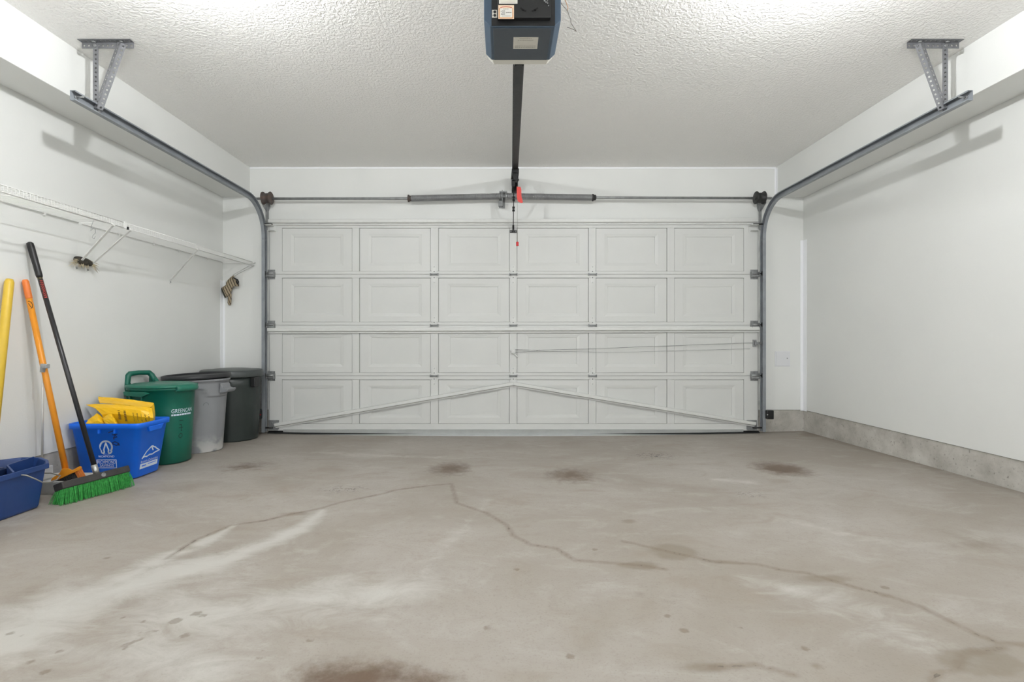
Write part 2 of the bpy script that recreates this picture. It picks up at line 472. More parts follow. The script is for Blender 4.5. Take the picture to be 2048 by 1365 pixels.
struct('baseboard_front', MB().box(WL-.15, DL, WF+.008, WF+.18, -.08, ZB-.004), M_conc, 'short concrete footing behind the dark lidded garbage can', 'footing')
SB = 2.352
struct('trim_1', MB().box(WL, -2.53, WB, WF, SB, ZC), M_wall, 'white boxed soffit above the wire shelves', 'soffit', .003)
struct('trim_2', MB().box(2.71, WR, WB, WF, SB-.008, ZC), M_wall, 'white boxed soffit above the bare right wall', 'soffit', .003)

M_bead = mat('white_bead', srgb(244, 245, 247), .45)
struct('trim_4', MB().box(-2.53, 2.71, WF-.004, WF, ZC-.016, ZC), M_bead, 'thin bright bead where the far wall meets the ceiling', 'trim')
struct('trim_5', MB().box(WR-.028, WR, WF-.002, WF, ZB-.01, 1.92).box(WR-.002, WR, WF-.06, WF-.002, ZB-.01, 1.92), M_bead, 'pale unpainted corner bead between far wall and bare right wall', 'trim')
struct('trim_6', MB().box(WL, WL+.022, WF-.002, WF, ZB, 1.52).box(WL, WL+.002, WF-.05, WF-.002, ZB, 1.52), M_bead, 'pale corner bead below the hanging glove', 'trim')
struct('trim_7', MB().box(2.708, 2.71, WF-.03, WF-.004, SB, ZC-.016).box(2.695, 2.71, WF-.002, WF, SB, ZC-.016), M_bead, 'pale corner bead where the right soffit meets the far wall', 'trim')
# unseen window added behind the viewer to let in fill light
wn = empty('fill_window_1', ((WX0+WX1)/2, WB-.06, WZ0), 'wide white-framed window added unseen behind the viewer for fill light', 'window', kind='structure')
M_frame = mat('fill_window_frame', srgb(228, 228, 226), .4)
wf = MB()
for a, b_, c, d in ((WX0, WX1, WZ0, WZ0+.05), (WX0, WX1, WZ1-.05, WZ1), (WX0, WX0+.05, WZ0+.05, WZ1-.05), (WX1-.05, WX1, WZ0+.05, WZ1-.05)):
    wf.box(a, b_, WB-.07, WB-.02, c, d)
wf.build('fill_window_frame', M_frame, wn)
xm = [WX0 + (WX1-WX0)*k/3 for k in range(4)]
for x in xm[1:3]: MB().box(x-.02, x+.02, WB-.065, WB-.025, WZ0+.05, WZ1-.05).build('mullion', M_frame, wn)
gm_ = bpy.data.materials.new('fill_window_glass'); gm_.use_nodes = True
gN, gL = gm_.node_tree.nodes, gm_.node_tree.links
gN.remove(gN['Principled BSDF'])
g1, g2, g3, g4 = gN.new('ShaderNodeBsdfTransparent'), gN.new('ShaderNodeBsdfGlossy'), gN.new('ShaderNodeMixShader'), gN.new('ShaderNodeFresnel')
g2.inputs['Roughness'].default_value = .02
gL.new(g4.outputs[0], g3.inputs[0]); gL.new(g1.outputs[0], g3.inputs[1]); gL.new(g2.outputs[0], g3.inputs[2]); gL.new(g3.outputs[0], gN['Material Output'].inputs['Surface'])
for a, b_ in zip(xm[:-1], xm[1:]):
    MB().add([(a+.02, WB-.045, WZ0+.05), (b_-.02, WB-.045, WZ0+.05), (b_-.02, WB-.045, WZ1-.05), (a+.02, WB-.045, WZ1-.05)], [(0,1,2,3)]).build('pane', gm_, wn)

# ------------------------------------------------------------------ ceiling lamps
M_bulb = mat('glowing_bulb', (1, .97, .92, 1), .4, emit=((.97, .985, 1.0, 1), BULB))
M_fillbulb = mat('fill_bulb', (1, .97, .92, 1), .4, emit=((.97, .985, 1.0, 1), BULB_FILL))  # added bulbs out of view, only for fill light
for i, (lx, ly) in enumerate(LAMPS):
    lab = ['round bulb in white ceiling socket above the push broom side', 'round bulb in white ceiling socket toward the bare right wall',
           'added fill bulb, unseen behind the viewer on the shelf side', 'added fill bulb, unseen behind the viewer on the bare wall side'][i]
    t = empty('ceiling_lamp', (lx, ly, ZC - .183), lab, 'lamp', 'bare bulb ceiling lamps')
    MB().lathe([(.06, ZC), (.06, ZC-.012), (.035, ZC-.03), (.024, ZC-.05), (.020, ZC-.13)], (lx, ly, 0), n=24).build('socket', M_white, t)
    c = ZC - .155
    MB().lathe([(.028*math.sin(math.pi*k/12)+1e-4, c - .028*math.cos(math.pi*k/12)) for k in range(13)], (lx, ly, 0), n=20).build('bulb', M_bulb if i < 2 else M_fillbulb, t)

# ------------------------------------------------------------------ garage door
YD = 5.04; KD = F / YD
dx = lambda px: (px - CX) / KD
dz = lambda py: HC - (py - CY) / KD
door = empty('door_1', (0.095, YD, 0), 'white panelled sectional garage door filling the far wall', 'garage door', kind='structure')
X0, X1 = dx(537.5), dx(1516.5)
joints = [447, 549, 651, 752, 862]
mull = [(704,719),(861,877),(1019,1034),(1177,1192),(1334,1349)]
cols = [(564,704),(719,861),(877,1019),(1034,1177),(1192,1334),(1349,1488)]
rows = [(456,543),(556,644.5),(658,746),(759.5,848)]
for si in range(4):
    zt, zb = dz(joints[si]) - .0015, dz(joints[si+1]) + .0015
    pt, pb = dz(rows[si][0]), dz(rows[si][1])
    if si == 0: zt = dz(445)
    fr = MB()
    fr.box(X0, X1, YD, YD+.04, pt, zt).box(X0, X1, YD, YD+.04, zb, pb)
    fr.box(X0, dx(cols[0][0]), YD, YD+.04, pb, pt).box(dx(cols[-1][1]), X1, YD, YD+.04, pb, pt)
    fr.box(X0-.004, X1+.004, YD+.026, YD+.039, zb-.012 if si < 3 else zb-.03, zt-(.014 if si else 0))
    sec = fr.build('door_section', M_door, door, label=['top section of the door, under the spring', 'second section of the door from the top', 'third section of the door, below the long strut', 'bottom section of the door, crossed by the slanted braces'][si])
    for a, b_ in mull:
        MB().box(dx(a)+.0015, dx(b_)-.0015, YD-.0015, YD+.03, pb+.001, pt-.001).build('mullion', M_door, sec, bevel=.0015)
    for a, b_ in cols:
        xa, xb = dx(a)+.002, dx(b_)-.002; za, zb2 = pb+.0025, pt-.0045
        ix, iz = .118, .086
        rings = []
        for (ex, ez, d) in ((0, 0, .030), (0, 0, .0055), (ix-.034, iz-.032, .0065), (ix-.004, iz-.004, .0115), (ix-.0035, iz-.0035, .0175), (ix, iz, .0175)):
            rings.append([(xa+ex, YD+d, za+ez), (xb-ex, YD+d, za+ez), (xb-ex, YD+d, zb2-ez), (xa+ex, YD+d, zb2-ez)])
        MB().loft(rings, True, True, smooth=False).build('raised_panel', M_door, sec)

def strut(p0, p1, name, lab=None, k=1.0):
    p0, p1 = Vector(p0), Vector(p1); d = (p1-p0).normalized(); out = Vector((0,-1,0)); up = d.cross(out); up = up if up.z > 0 else -up
    prof = [(0,.026),(.040,.026),(.042,.022),(.042,-.004),(.018,-.015),(.018,-.026),(0,-.026)]
    return MB().loft([[p + out*a*k + up*b_*k for a, b_ in prof] for p in (p0, p1)], True, True, False).build(name, M_doorfit, door, label=lab)
strut((dx(538), YD, dz(662)), (dx(1516), YD, dz(659.5)), 'strut', 'long horizontal strut across the middle of the door')
strut((dx(540), YD, dz(446)), (dx(1512), YD, dz(444.5)), 'strut', 'horizontal strut along the top of the door')
strut((dx(552), YD, dz(851.5)), (dx(1027), YD, dz(769)), 'brace', 'brace slanting down to the garbage can side', .9)
strut((dx(1027), YD, dz(769)), (dx(1508), YD, dz(849)), 'brace', 'brace slanting down to the bare wall side', .9)
MB().loft([[(x, YD, dz(859)), (x, YD-.012, dz(859.5)), (x, YD-.002, dz(868)), (x, YD-.026, dz(869)), (x, YD-.026, dz(871.5) - s_*.012), (x, YD+.03, dz(871.5) - s_*.012)] for x, s_ in
           ((dx(567), .3), (dx(800), .8), (dx(1027), 1), (dx(1250), .8), (dx(1486), .2))], True, True, False).build('bottom_retainer', M_retainer, door)
sr = []
for x in np.linspace(X0-.004, X1+.004, 24):
    top = dz(871) - .010; bot = zf(x, YD) - .003
    if bot > top - .006: top = bot + .012
    sr.append([(x, YD-.018, top), (x, YD-.022, (top+bot)/2), (x, YD-.01, bot), (x, YD+.035, bot), (x, YD+.038, top+.02), (x, YD+.02, top+.02)])
MB().loft(sr, True, True, False).build('bottom_seal', M_rubber, door)
# hinges
def screw(mb, x, z, y, r=.006):
    mb.lathe([(r, y), (r, y-.003), (r*.4, y-.005)], (x, 0, z), axis='y', n=8)
for jy in (549, 651, 752):
    for hx in (868.5, 1026.5, 1185):
        x, z = dx(hx), dz(jy + .5)
        up = .085; lo = .088 if jy != 651 else .03
        h = MB()
        h.prism([(-.026, .004), (.026, .004), (.030, .018), (.022, .035), (.018, up), (-.018, up), (-.022, .035), (-.030, .018)],
                lambda a, b_, x=x, z=z: Vector((x+a, YD, z+b_)), lambda a, b_, x=x, z=z: Vector((x+a, YD-.005, z+b_)))
        h.prism([(-.026, -.004), (-.020, -.03), (-.016, -lo), (.016, -lo), (.020, -.03), (.026, -.004)],
                lambda a, b_, x=x, z=z: Vector((x+a, YD, z+b_)), lambda a, b_, x=x, z=z: Vector((x+a, YD-.005, z+b_)))
        ho = h.build('hinge', M_doorfit, door)
        pin = MB().tube([(x-.040, YD-.013, z), (x+.040, YD-.013, z)], .0085, 10)
        for s_ in (-1, 1):
            pin.box(x+s_*.038-.003, x+s_*.038+.003, YD-.024, YD, z-.012, z+.014)
        pin.build('hinge_pin', M_galv, ho)
        for q in (.03, .075, -.03, -.078):
            if jy == 651 and q < -.03: continue
            sc = MB(); screw(sc, x, z+q, YD-.005); sc.build('screw', M_doorfit if abs(q) > .05 else M_galv, ho)
    for side, hx in ((-1, 543), (1, 1508)):
        x, z = dx(hx), dz(jy + 1)
        h = MB()
        h.box(x-.036, x+.036, YD-.005, YD, z-.045, z+.05)
        for s_ in (-1, 1): h.box(x+s_*.036-.003, x+s_*.036+.003, YD-.042, YD, z-.024, z+.026)
        h.tube([(x-.036, YD-.018, z-.014), (x+.036, YD-.018, z-.014)], .012, 10)
        h.tube([(x-.036, YD-.032, z+.010), (x+.036, YD-.032, z+.010)], .012, 10)
        h.box(x-.034, x+.034, YD-.030, YD-.004, z-.018, z+.022)
        screw(h, x, z+.042, YD-.005); screw(h, x, z-.038, YD-.005)
        ho = h.build('roller_hinge', M_galv, door)
        xt = -2.342 if side < 0 else 2.532
        r = MB().tube([(x, YD-.032, z+.01), (xt, YD-.032, z+.01)], .0055, 8)
        r.lathe([(.010, -.009), (.022, -.009), (.022, .009), (.010, .009)], (xt + side*.006, YD-.045, z+.01), axis='x', n=16)
        r.build('roller', M_dark, ho)
for side, hx in ((-1, 545), (1, 1506)):
    x, z = dx(hx), dz(455)
    h = MB().box(x-.045, x+.04, YD-.006, YD, z-.05, z+.02).box(x-.045, x+.02, YD-.075, YD, z+.008, z+.014)
    h.box(x-.03, x+.035, YD-.05, YD-.006, z-.04, z-.036)
    ho = h.build('top_bracket', M_doorfit, door)
    xt = -2.342 if side < 0 else 2.532
    MB().tube([(x-side*.02, YD-.05, z+.02), (xt, YD-.05, z+.02)], .007, 8).build('roller', M_dark, ho)
    x, z = dx(548 if side < 0 else 1503), .075
    h = MB().box(x-.05, x+.05, YD-.006, YD, z-.03, z+.06)
    h.box(x-.05, x+.045, YD-.03, YD-.004, z-.034, z-.028)
    for k in range(3): screw(h, x+.018*(k-1), z+.035-.02*(k % 2), YD-.006, .007)
    bo = h.build('bottom_bracket', M_galv, door)
    MB().tube([(x, YD-.028, z-.01), (xt, YD-.028, z-.01)], .008, 8).build('roller', M_dark, bo)
# lock hub, cables and side bolt
hx, hz = dx(1026.5), dz(704)
lk = MB()
lk.lathe([(.026, YD-.002), (.026, YD-.012), (.010, YD-.018)], (hx, 0, hz), axis='y', n=16)
lk.bar((hx-.035, YD-.014, hz+.022), (hx+.035, YD-.014, hz-.022), .006, .016, (0,1,0)).bar((hx-.03, YD-.014, hz-.02), (hx+.03, YD-.014, hz+.02), .006, .014, (0,1,0))
lk.tube([(hx+.01, YD-.014, hz-.02), (hx+.045, YD-.014, hz-.058)], .006, 6)
lko = lk.build('lock_hub', M_doorfit, door)
cb = MB()
cb.tube([(hx+.02, YD-.014, hz+.022), P(1072, 701, YD-.015), P(1185, 698, YD-.012), P(1505, 686, YD-.015)], .0022, 5)
cb.tube([(hx+.02, YD-.014, hz-.005), P(1072, 703, YD-.013), P(1080, 700, YD-.015)], .0022, 5)
cb.tube([P(1072, 703, YD-.013), P(1250, 705, YD-.010), P(1350, 702, YD-.010), P(1500, 698, YD-.008)], .0016, 5)
cb.build('lock_cable', M_galv, lko)
sb = MB(); x, z = dx(1511), dz(687)
sb.box(x-.03, x+.004, YD-.014, YD, z-.035, z+.035).box(x-.01, x+.062, YD-.03, YD-.02, z-.010, z+.012).tube([(x-.012, YD-.028, z-.022), (x-.012, YD-.028, z+.022)], .01, 8)
sb.build('lock_bolt', M_galv, door, bevel=.002)

# ------------------------------------------------------------------ door tracks with hangers
def perf_strip(mb, p0, p1, d, nrm, wd, pitch=.0265, hole=.0062, th=.0022):
    p0, p1 = Vector(p0), Vector(p1); t = (p1-p0); Ln = t.length; t.normalize(); d = Vector(d).normalized(); nrm = Vector(nrm).normalized()
    n = max(1, round(Ln/pitch)); pt = Ln/n
    for k in range(n):
        c = p0 + t*pt*(k+.5) + d*wd*.52
        out = []; inn = []
        for q in range(8):
            a = math.pi/4*q
            ca, sa = math.cos(a), math.sin(a)
            m_ = max(abs(ca), abs(sa)); out.append((ca/m_*pt/2, sa/m_*wd/2)); inn.append((ca*hole, sa*hole))
        vs_ = []
        for off in (-th/2, th/2):
            for a, b_ in out: vs_.append(c - d*wd*.02 + t*a + d*b_ + nrm*off)
            for a, b_ in inn: vs_.append(c + t*a + d*b_ + nrm*off)
        fs = []
        for q in range(8):
            r = (q+1) % 8
            fs += [(q, r, 8+r, 8+q), (16+r, 16+q, 24+q, 24+r), (8+q, 8+r, 24+r, 24+q)]
            if q in (1, 2, 5, 6): fs.append((r, q, 16+q, 16+r))
        mb.add(vs_, fs)
def perf_angle(p0, p1, d1, d2, wd=.032):
    mb = MB(); d1 = Vector(d1); d2 = Vector(d2)
    perf_strip(mb, p0, p1, d1, d2, wd); perf_strip(mb, p0, p1, d2, d1, wd)
    return mb

def door_track(sx, xw, lab):
    t = empty('door_track', (xw, YD-.06, zf(xw, YD-.06)), lab, 'door track', 'overhead door tracks')
    R = .33; zt = 2.262; yv = YD - .045; yend = 2.775
    prof = [(0,-.027),(.030,-.027),(.030,-.019),(.028,-.019),(.028,-.025),(.002,-.025),(.002,.025),(.028,.025),(.028,.019),(.030,.019),(.030,.027),(0,.027)]
    def ring(y, z, ny, nz): return [Vector((xw - sx*a, y + ny*b_, z + nz*b_)) for a, b_ in prof]
    vr = [ring(yv, zf(xw, yv)+.02, -1, 0), ring(yv, zt-R-.02, -1, 0)]
    MB().loft(vr, True, True, False).build('vertical_track', M_track, t)
    hr = [ring(yv, zt-R-.018, -1, 0)]
    for k in range(13):
        a = math.pi/2*k/12
        hr.append(ring(yv - R + R*math.cos(a), zt - R + R*math.sin(a), -math.cos(a), -math.sin(a)))
    hr.append(ring(yend, zt, 0, -1))
    o = MB().loft(hr, True, True, False)
    ho = o.build('horizontal_track', M_track, t)
    for f in o.f: pass
    MB().tube([(xw - sx*.002, yend+.035, zt+.004), (xw - sx*.05, yend+.030, zt+.004)], .0045, 8).lathe([(.010, -.004), (.010, .004)], (xw - sx*.006, yend+.035, zt+.004), axis='x', n=6).build('stop_bolt', M_galv, ho)
    MB().tube([(xw - sx*.004, yend+.19, zt-.004), (xw - sx*.012, yend+.19, zt-.004)], .009, 8).build('bolt', M_galv, ho)
    for q in (.62, 1.15, 1.42, 1.75): MB().tube([(xw - sx*.0021, yend+q, zt-.006), (xw - sx*.008, yend+q, zt-.006)], .0055, 6).build('bolt', M_galv, ho)
    # reinforcing angle strip on top edge
    # hanger from the ceiling
    yh = 2.945; xh = xw - sx*.008
    xa, xb = (xw + sx*.075, xw - sx*.225)
    perf_angle((min(xa, xb), yh, ZC-.003), (max(xa, xb), yh, ZC-.003), (0,-1,0), (0,0,-1), .034).build('ceiling_angle', M_hanger, t)
    perf_angle((xh + sx*.014, yh-.006, zt-.01), (xh + sx*.014, yh-.006, ZC-.012), (-sx,0,0), (0,1,0), .031).build('hanger_post', M_hanger, t)
    pa = Vector((xh - sx*.022, yh-.010, zt-.006)); pb = Vector((xb + sx*.058, yh-.010, ZC-.016))
    dd = (pb-pa).normalized(); side = Vector((0,1,0)).cross(dd).normalized()
    perf_angle(pa - Vector((0,.012,0)), pb - Vector((0,.012,0)), (side + Vector((0,.32,0))), (-side + Vector((0,.32,0))), .028).build('hanger_brace', M_hanger, t)
    for (x, z) in ((xh, ZC-.025), (pb.x, ZC-.025)):
        MB().lathe([(.009, yh-.004), (.009, yh-.014)], (x, 0, z), axis='y', n=6).build('bolt', M_galv, t)
    for x in (xh, xb + sx*.06): MB().lathe([(.010, ZC-.006), (.010, ZC-.012)], (x, yh-.018, 0), n=6).build('bolt', M_galv, t)
    # wall angle and brackets
    wa = MB()
    fl = [(.0, 2.06), (.0, 2.30), (.034, 2.30), (.03, 2.24), (.012, 2.20), (.012, 2.06)]
    wa.prism(fl, lambda a, b_: Vector((xw - sx*(a+.006) , WF-.012, b_)), lambda a, b_: Vector((xw - sx*(a+.006), WF-.008, b_)))
    wa.prism([(0,0),(.105,.055),(.105,.085),(0,.045)], lambda a, b_: Vector((xw - sx*.004, WF-.012-a, 2.205+b_)), lambda a, b_: Vector((xw + sx*.001, WF-.012-a, 2.205+b_)))
    wa.box(xw - .012 - sx*.004, xw + .012 - sx*.004, WF-.013, WF-.008, 2.02, 2.34)
    wa.build('flag_bracket', M_galv, t)
    for z in (1.83, 1.17, .60, .30):
        g = MB().box(min(xw, xw+sx*.045), max(xw, xw+sx*.045), WF-.006, WF-.001, z-.022, z+.022)
        g.box(min(xw-sx*.0, xw+sx*.004), max(xw, xw+sx*.004), yv-.01, WF-.002, z-.018, z+.018)
        g.lathe([(.008, WF-.006), (.008, WF-.014)], (xw+sx*.026, 0, z), axis='y', n=6)
        g.build('jamb_bracket', M_galv, t)
    return t
door_track(-1, -2.362, 'steel door track with perforated hanger above the wire shelves')
door_track(1, 2.552, 'steel door track with perforated hanger beside the bare right wall')

# ------------------------------------------------------------------ torsion spring shaft
YS = 4.975
sh = empty('torsion_spring_shaft', (.095, YS, 2.25), 'steel torsion shaft with two coil springs above the garage door', 'spring shaft')
path = [(-2.40, 2.307), (-.93, 2.309), (-.01, 2.332), (.875, 2.318), (2.60, 2.311)]
def zs(x):
    for (a, za), (b_, zb) in zip(path[:-1], path[1:]):
        if x <= b_: return za + (zb-za)*(x-a)/(b_-a)
    return path[-1][1]
MB().tube([(x, YS, zs(x)) for x in (-2.42, -.93, -.45, -.01, .4, .875, 2.61)], .0128, 12).build('shaft', M_galv, sh)
for xa, xb, lab in ((-.905, -.032, 'longer coil spring left of the centre bearing'), (.035, .865, 'coil spring right of the centre bearing')):
    turns = int((xb-xa)/.0078); n = 10; pts = []
    for k in range(turns*n+1):
        a = 2*math.pi*k/n; x = xa + (xb-xa)*k/(turns*n)
        pts.append((x, YS + .0275*math.cos(a), zs(x) + .0275*math.sin(a)))
    MB().tube(pts, .0038, 5).build('coil_spring', M_spring, sh, label=lab)
for x, m_ in ((-.918, M_rust), (.878, M_dark)):
    MB().lathe([(.026, -.02), (.036, -.018), (.036, -.008), (.028, -.002), (.028, .012), (.020, .02)], (x, YS, zs(x)), axis='x', n=12).build('winding_cone', m_, sh)
cbk = MB()
cbk.box(-.020, -.014, YS-.03, WF-.002, 2.255, 2.385).box(-.045, .03, YS-.012, YS+.03, 2.365, 2.378).box(-.05, .01, WF-.006, WF-.001, 2.24, 2.39)
cbk.lathe([(.036, -.03), (.036, -.016), (.028, -.012)], (0, YS, zs(0)), axis='x', n=14).lathe([(.028, .012), (.036, .016), (.036, .032)], (0, YS, zs(0)), axis='x', n=14)
cbk.box(-.055, -.015, YS-.015, YS+.02, 2.235, 2.28)
cbk.build('centre_bracket', M_galv, sh)
for side, x in ((-1, (534.5-CX)*YS/F), (1, (1520-CX)*YS/F)):
    m_ = M_rust if side < 0 else M_dark
    MB().lathe([(.02, -.05), (.03, -.048), (.052, -.046), (.061, -.042), (.061, -.034), (.046, -.030), (.048, .022), (.060, .028), (.063, .036), (.056, .042), (.03, .046), (.02, .05)][::1],
               (x, YS, zs(x)+.005), axis='x', n=28).build('cable_drum', m_, sh)
    xc = (539-CX)*YD/F + .004 if side < 0 else 2.505
    MB().tube([(xc, YS+.03, 2.29), (xc, YD-.012, 1.9), (xc, YD-.012, .09)], .0018, 5).build('lift_cable', M_galv, sh)

# ------------------------------------------------------------------ garage door opener
op = empty('garage_door_opener', (.08, 2.35, 2.29), 'blue-grey garage door opener with dark rail hung from the ceiling', 'door opener')
M_hull = mat('blue_grey_plastic', srgb(66, 84, 102), .45, var=.08, vscale=12)
M_under = mat('slate_grey_plastic', srgb(72, 80, 88), .5, var=.06, vscale=12)
M_lens = mat('frosted_white_lens', srgb(226, 224, 214), .45)
M_paper = mat('label_paper', srgb(222, 219, 209), .6, var=.06, vscale=40)
M_print = mat('label_print', srgb(88, 84, 78), .7)
M_orange_p = mat('label_orange', srgb(196, 128, 66), .6)
M_blackp = mat('opener_black', srgb(30, 31, 32), .42, var=.15, vscale=20)
y0, y1, zb_ = 2.212, 2.478, 2.290
xl, xr = -.087, .247
def hull(y, zoff=0, k=0.0):
    c = .027
    return [(xl+k, y, 2.47), (xl+k, y, zb_+c+zoff), (xl+c+k, y, zb_+zoff), (xr-c-k, y, zb_+zoff), (xr-k, y, zb_+c+zoff), (xr-k, y, 2.47), (xr-.03-k, y, 2.49), (xl+.03+k, y, 2.49)]
MB().loft([hull(y0), hull(y1)], True, True, False).build('housing', M_hull, op, bevel=.003)
MB().box(xl+.040, xr-.040, y0+.012, y1-.004, zb_-.0025, zb_+.01).build('bottom_cover', M_under, op, bevel=.001)
MB().loft([hull(y1+.001, .002, .004), hull(y1+.05, .006, .010), hull(y1+.062, .03, .02)], True, True, False).build('light_lens', M_lens, op, bevel=.003)
bp_ = MB().box(-.054, .221, y0-.004, y0, zb_+.002, 2.47)
bo = bp_.build('back_plate', M_blackp, op)
cov = MB().box(-.029, .200, y0-.026, y0-.003, zb_+.022, 2.46).build('chassis_cover', M_blackp, op, bevel=.002, label='raised black cover with stickers')
YB = y0 - .0268
bm_ = lambda px, py, d=0: P(px, py, YB-d)
def pq(mb, x0_, y0_, x1_, y1_, d=0.0, Y=None):
    Yb = YB if Y is None else Y
    mb.add([P(x0_, y1_, Yb-d), P(x1_, y1_, Yb-d), P(x1_, y0_, Yb-d), P(x0_, y0_, Yb-d)], [(0,1,2,3)])
    return mb
def plate(x0_, y0_, x1_, y1_, name, m_, parent, d=0.0, th=.0008, Y=None):
    Yb = YB if Y is None else Y
    a, b_ = P(x0_, y1_, Yb-d), P(x1_, y0_, Yb-d)
    return MB().box(a.x, b_.x, Yb-d-th, Yb-d, a.z, b_.z).build(name, m_, parent)
plate(998, -14, 1035, 7.5, 'sticker', M_paper, cov)
pl = MB()
for yy in (-4, -1, 2, 4.5): pq(pl, 1001, yy, 1031, yy+.5, .0012)
pl.build('sticker_print', mat('faint_print', srgb(158, 140, 120), .7), cov)
M_cream = mat('sticker_cream', srgb(232, 206, 176), .6)
so = plate(996.5, 10.5, 1028, 38, 'sticker', M_cream, cov)
pl = MB()
for q in ((998, 16, 999.2, 36.5), (1025, 16, 1026.2, 36.5), (998, 35.4, 1026.2, 36.6)): pq(pl, *q, .0012)
pl.build('sticker_border', M_orange_p, cov)
pq(MB(), 1000, 16.5, 1024.5, 34, .0011).build('sticker_field', mat('sticker_white', srgb(222, 220, 212), .6), cov)
pl = MB()
pl.ribbon([(1001, 15.5), (1005, 13.8), (1012, 13), (1019, 13.8), (1023.5, 15.5)], 1.6, lambda a, b_: P(a, b_, YB-.0014))
pl.build('sticker_arch', mat('sticker_red', srgb(205, 120, 110), .6), cov)
pl = MB()
for yy, xa, xb in ((17.5, 1006, 1017), (20.5, 1004, 1010), (22.6, 1001.5, 1010), (24.6, 1004.5, 1010), (26.8, 1002, 1010), (28.8, 1002, 1010), (31.5, 1004, 1021)):
    x = xa
    while x < xb:
        wl = random.uniform(1.2, 2.6); pq(pl, x, yy, min(x+wl, xb), yy+.9, .0016); x += wl + .6
for x in np.arange(1012, 1022.5, 1.9): pq(pl, x, 24.2, x+1.2, 26, .0016)
pl.build('sticker_print', M_print, cov)
plate(984, 20, 994.2, 35.5, 'outlet_plate', M_paper, bo, Y=y0-.0042)
pl = MB()
for yy in (24, 30.8):
    c = P(989.5, yy, y0-.0054)
    pl.lathe([(.0062, -.0002), (.0062, -.0012)], (c.x, c.y, c.z), axis='y', n=12)
    for q in (-3.2, 3.2): pq(pl, 985.2+ (0 if q < 0 else 6.6), yy-1, 985.9 + (0 if q < 0 else 6.6), yy+1.2, .0016, Y=y0-.0042)
pl.build('outlet_socket', M_black, bo)
for cx_ in ((1041.5, 16.2, 1046, 20, 1051.5, 22), (1064.5, 22, 1070, 20, 1075, 16.2)):
    MB().ribbon([(cx_[0], cx_[1]), (cx_[2], cx_[3]), (cx_[4], cx_[5])], 3.4, lambda a, b_: P(a, b_, YB-.0006)).build('slot', M_hole, cov)
pl = MB()
for (a, b_, r) in ((1089, 2, 1.6), (1092, 5, 1.3), (1095, 2.5, 1.0), (1095, 7, 1.2), (1097, 12, .9)):
    c = P(a, b_, YB); pl.lathe([(r*.0022, .0), (r*.0022, -.004)], (c.x, c.y, c.z), axis='y', n=8)
pl.build('terminal_screws', M_galv, cov)
# label on the underside
def um(u, v): return Vector((u, v, zb_-.0032))
yl = [F*(zb_-HC)/(CY-y_) for y_ in (73, 96.5)]
xa, xb = (1027-CX)*yl[0]/F, (1077-CX)*yl[0]/F
lb = MB().add([um(xa, yl[0]), um(xb, yl[0]), um(xb, yl[1]), um(xa, yl[1])], [(0,1,2,3)]).build('warning_label', M_paper, op)
pl = MB()
um2 = lambda u, v: Vector((u, v, zb_-.0040))
def dash_line(yv, xs_, xe_, h=.0034):
    x = xs_
    while x < xe_:
        wl = random.uniform(.003, .008); pl.add([um2(x, yv), um2(min(x+wl, xe_), yv), um2(min(x+wl, xe_), yv+h), um2(x, yv+h)], [(0,1,2,3)]); x += wl + .0025
W_ = xb - xa; H_ = yl[1] - yl[0]
dash_line(yl[0]+H_*.09, xa+W_*.25, xa+W_*.73); dash_line(yl[0]+H_*.22, xa+W_*.18, xa+W_*.8)
dash_line(yl[0]+H_*.72, xa+W_*.08, xa+W_*.92); dash_line(yl[0]+H_*.84, xa+W_*.08, xa+W_*.92)
pl.build('label_print', mat('faded_print', srgb(128, 122, 112), .7), lb, kind='stuff')
# rail
ra = Vector((.0757, 2.53, 2.290+.02)); rb = Vector((.1085, 4.93, 2.491+.02))
dr = (rb-ra).normalized()
rail = MB().bar(ra, rb, .047, .034).build('rail', M_dark, op)
MB().bar(ra + Vector((-.0185, 0, -.0185)), rb + Vector((-.0185, 0, -.0185)), .006, .006).bar(ra + Vector((.0185, 0, -.0185)), rb + Vector((.0185, 0, -.0185)), .006, .006).build('rail_flange', M_black, rail)
ch = MB()
nlk = 150
for k in range(nlk):
    q = ra.lerp(rb, (k+.5)/nlk) + Vector((-.0275, 0, -.014))
    if k > nlk*.9: continue
    ch.obox(q, dr, Vector((1,0,0)), dr.cross(Vector((1,0,0))), .0068, .0035 if k % 2 else .0022, .0045)
ch.build('chain', M_dark, op)
MB().bar(ra.lerp(rb, .86) + Vector((-.030,0,-.014)), ra.lerp(rb, .995) + Vector((-.038,0,-.03)), .007, .007).build('chain_rod', M_black, op)
hb = MB()
e = rb
hb.box(e.x-.035, e.x+.030, e.y-.03, e.y+.02, e.z-.045, e.z+.022).box(e.x-.028, e.x-.022, e.y, WF-.001, e.z-.10, e.z).box(e.x+.018, e.x+.024, e.y, WF-.001, e.z-.10, e.z)
hb.box(e.x-.032, e.x+.030, WF-.006, WF-.001, e.z-.15, e.z+.03)
hb.lathe([(.024, -.01), (.024, .01)], (e.x, e.y+.01, e.z-.03), axis='x', n=14)
hb.build('header_bracket', M_black, op)
yt = 4.62; tp = ra.lerp(rb, (yt-2.53)/2.4)
tr = MB().box(tp.x-.030, tp.x+.030, yt-.05, yt+.06, tp.z-.055, tp.z-.017).box(tp.x-.016, tp.x+.016, yt-.03, yt+.045, tp.z-.115, tp.z-.05)
tr.box(tp.x-.036, tp.x-.004, yt-.02, yt+.02, tp.z-.160, tp.z-.12).lathe([(.010, -.03), (.010, .03)], (tp.x, yt+.01, tp.z-.10), axis='x', n=8)
tr.build('trolley', M_black, op, bevel=.003)
a0 = Vector((tp.x-.014, yt+.01, tp.z-.13)); a1 = P(1026.5, 458, 5.0)
am = a0.lerp(a1, .55)
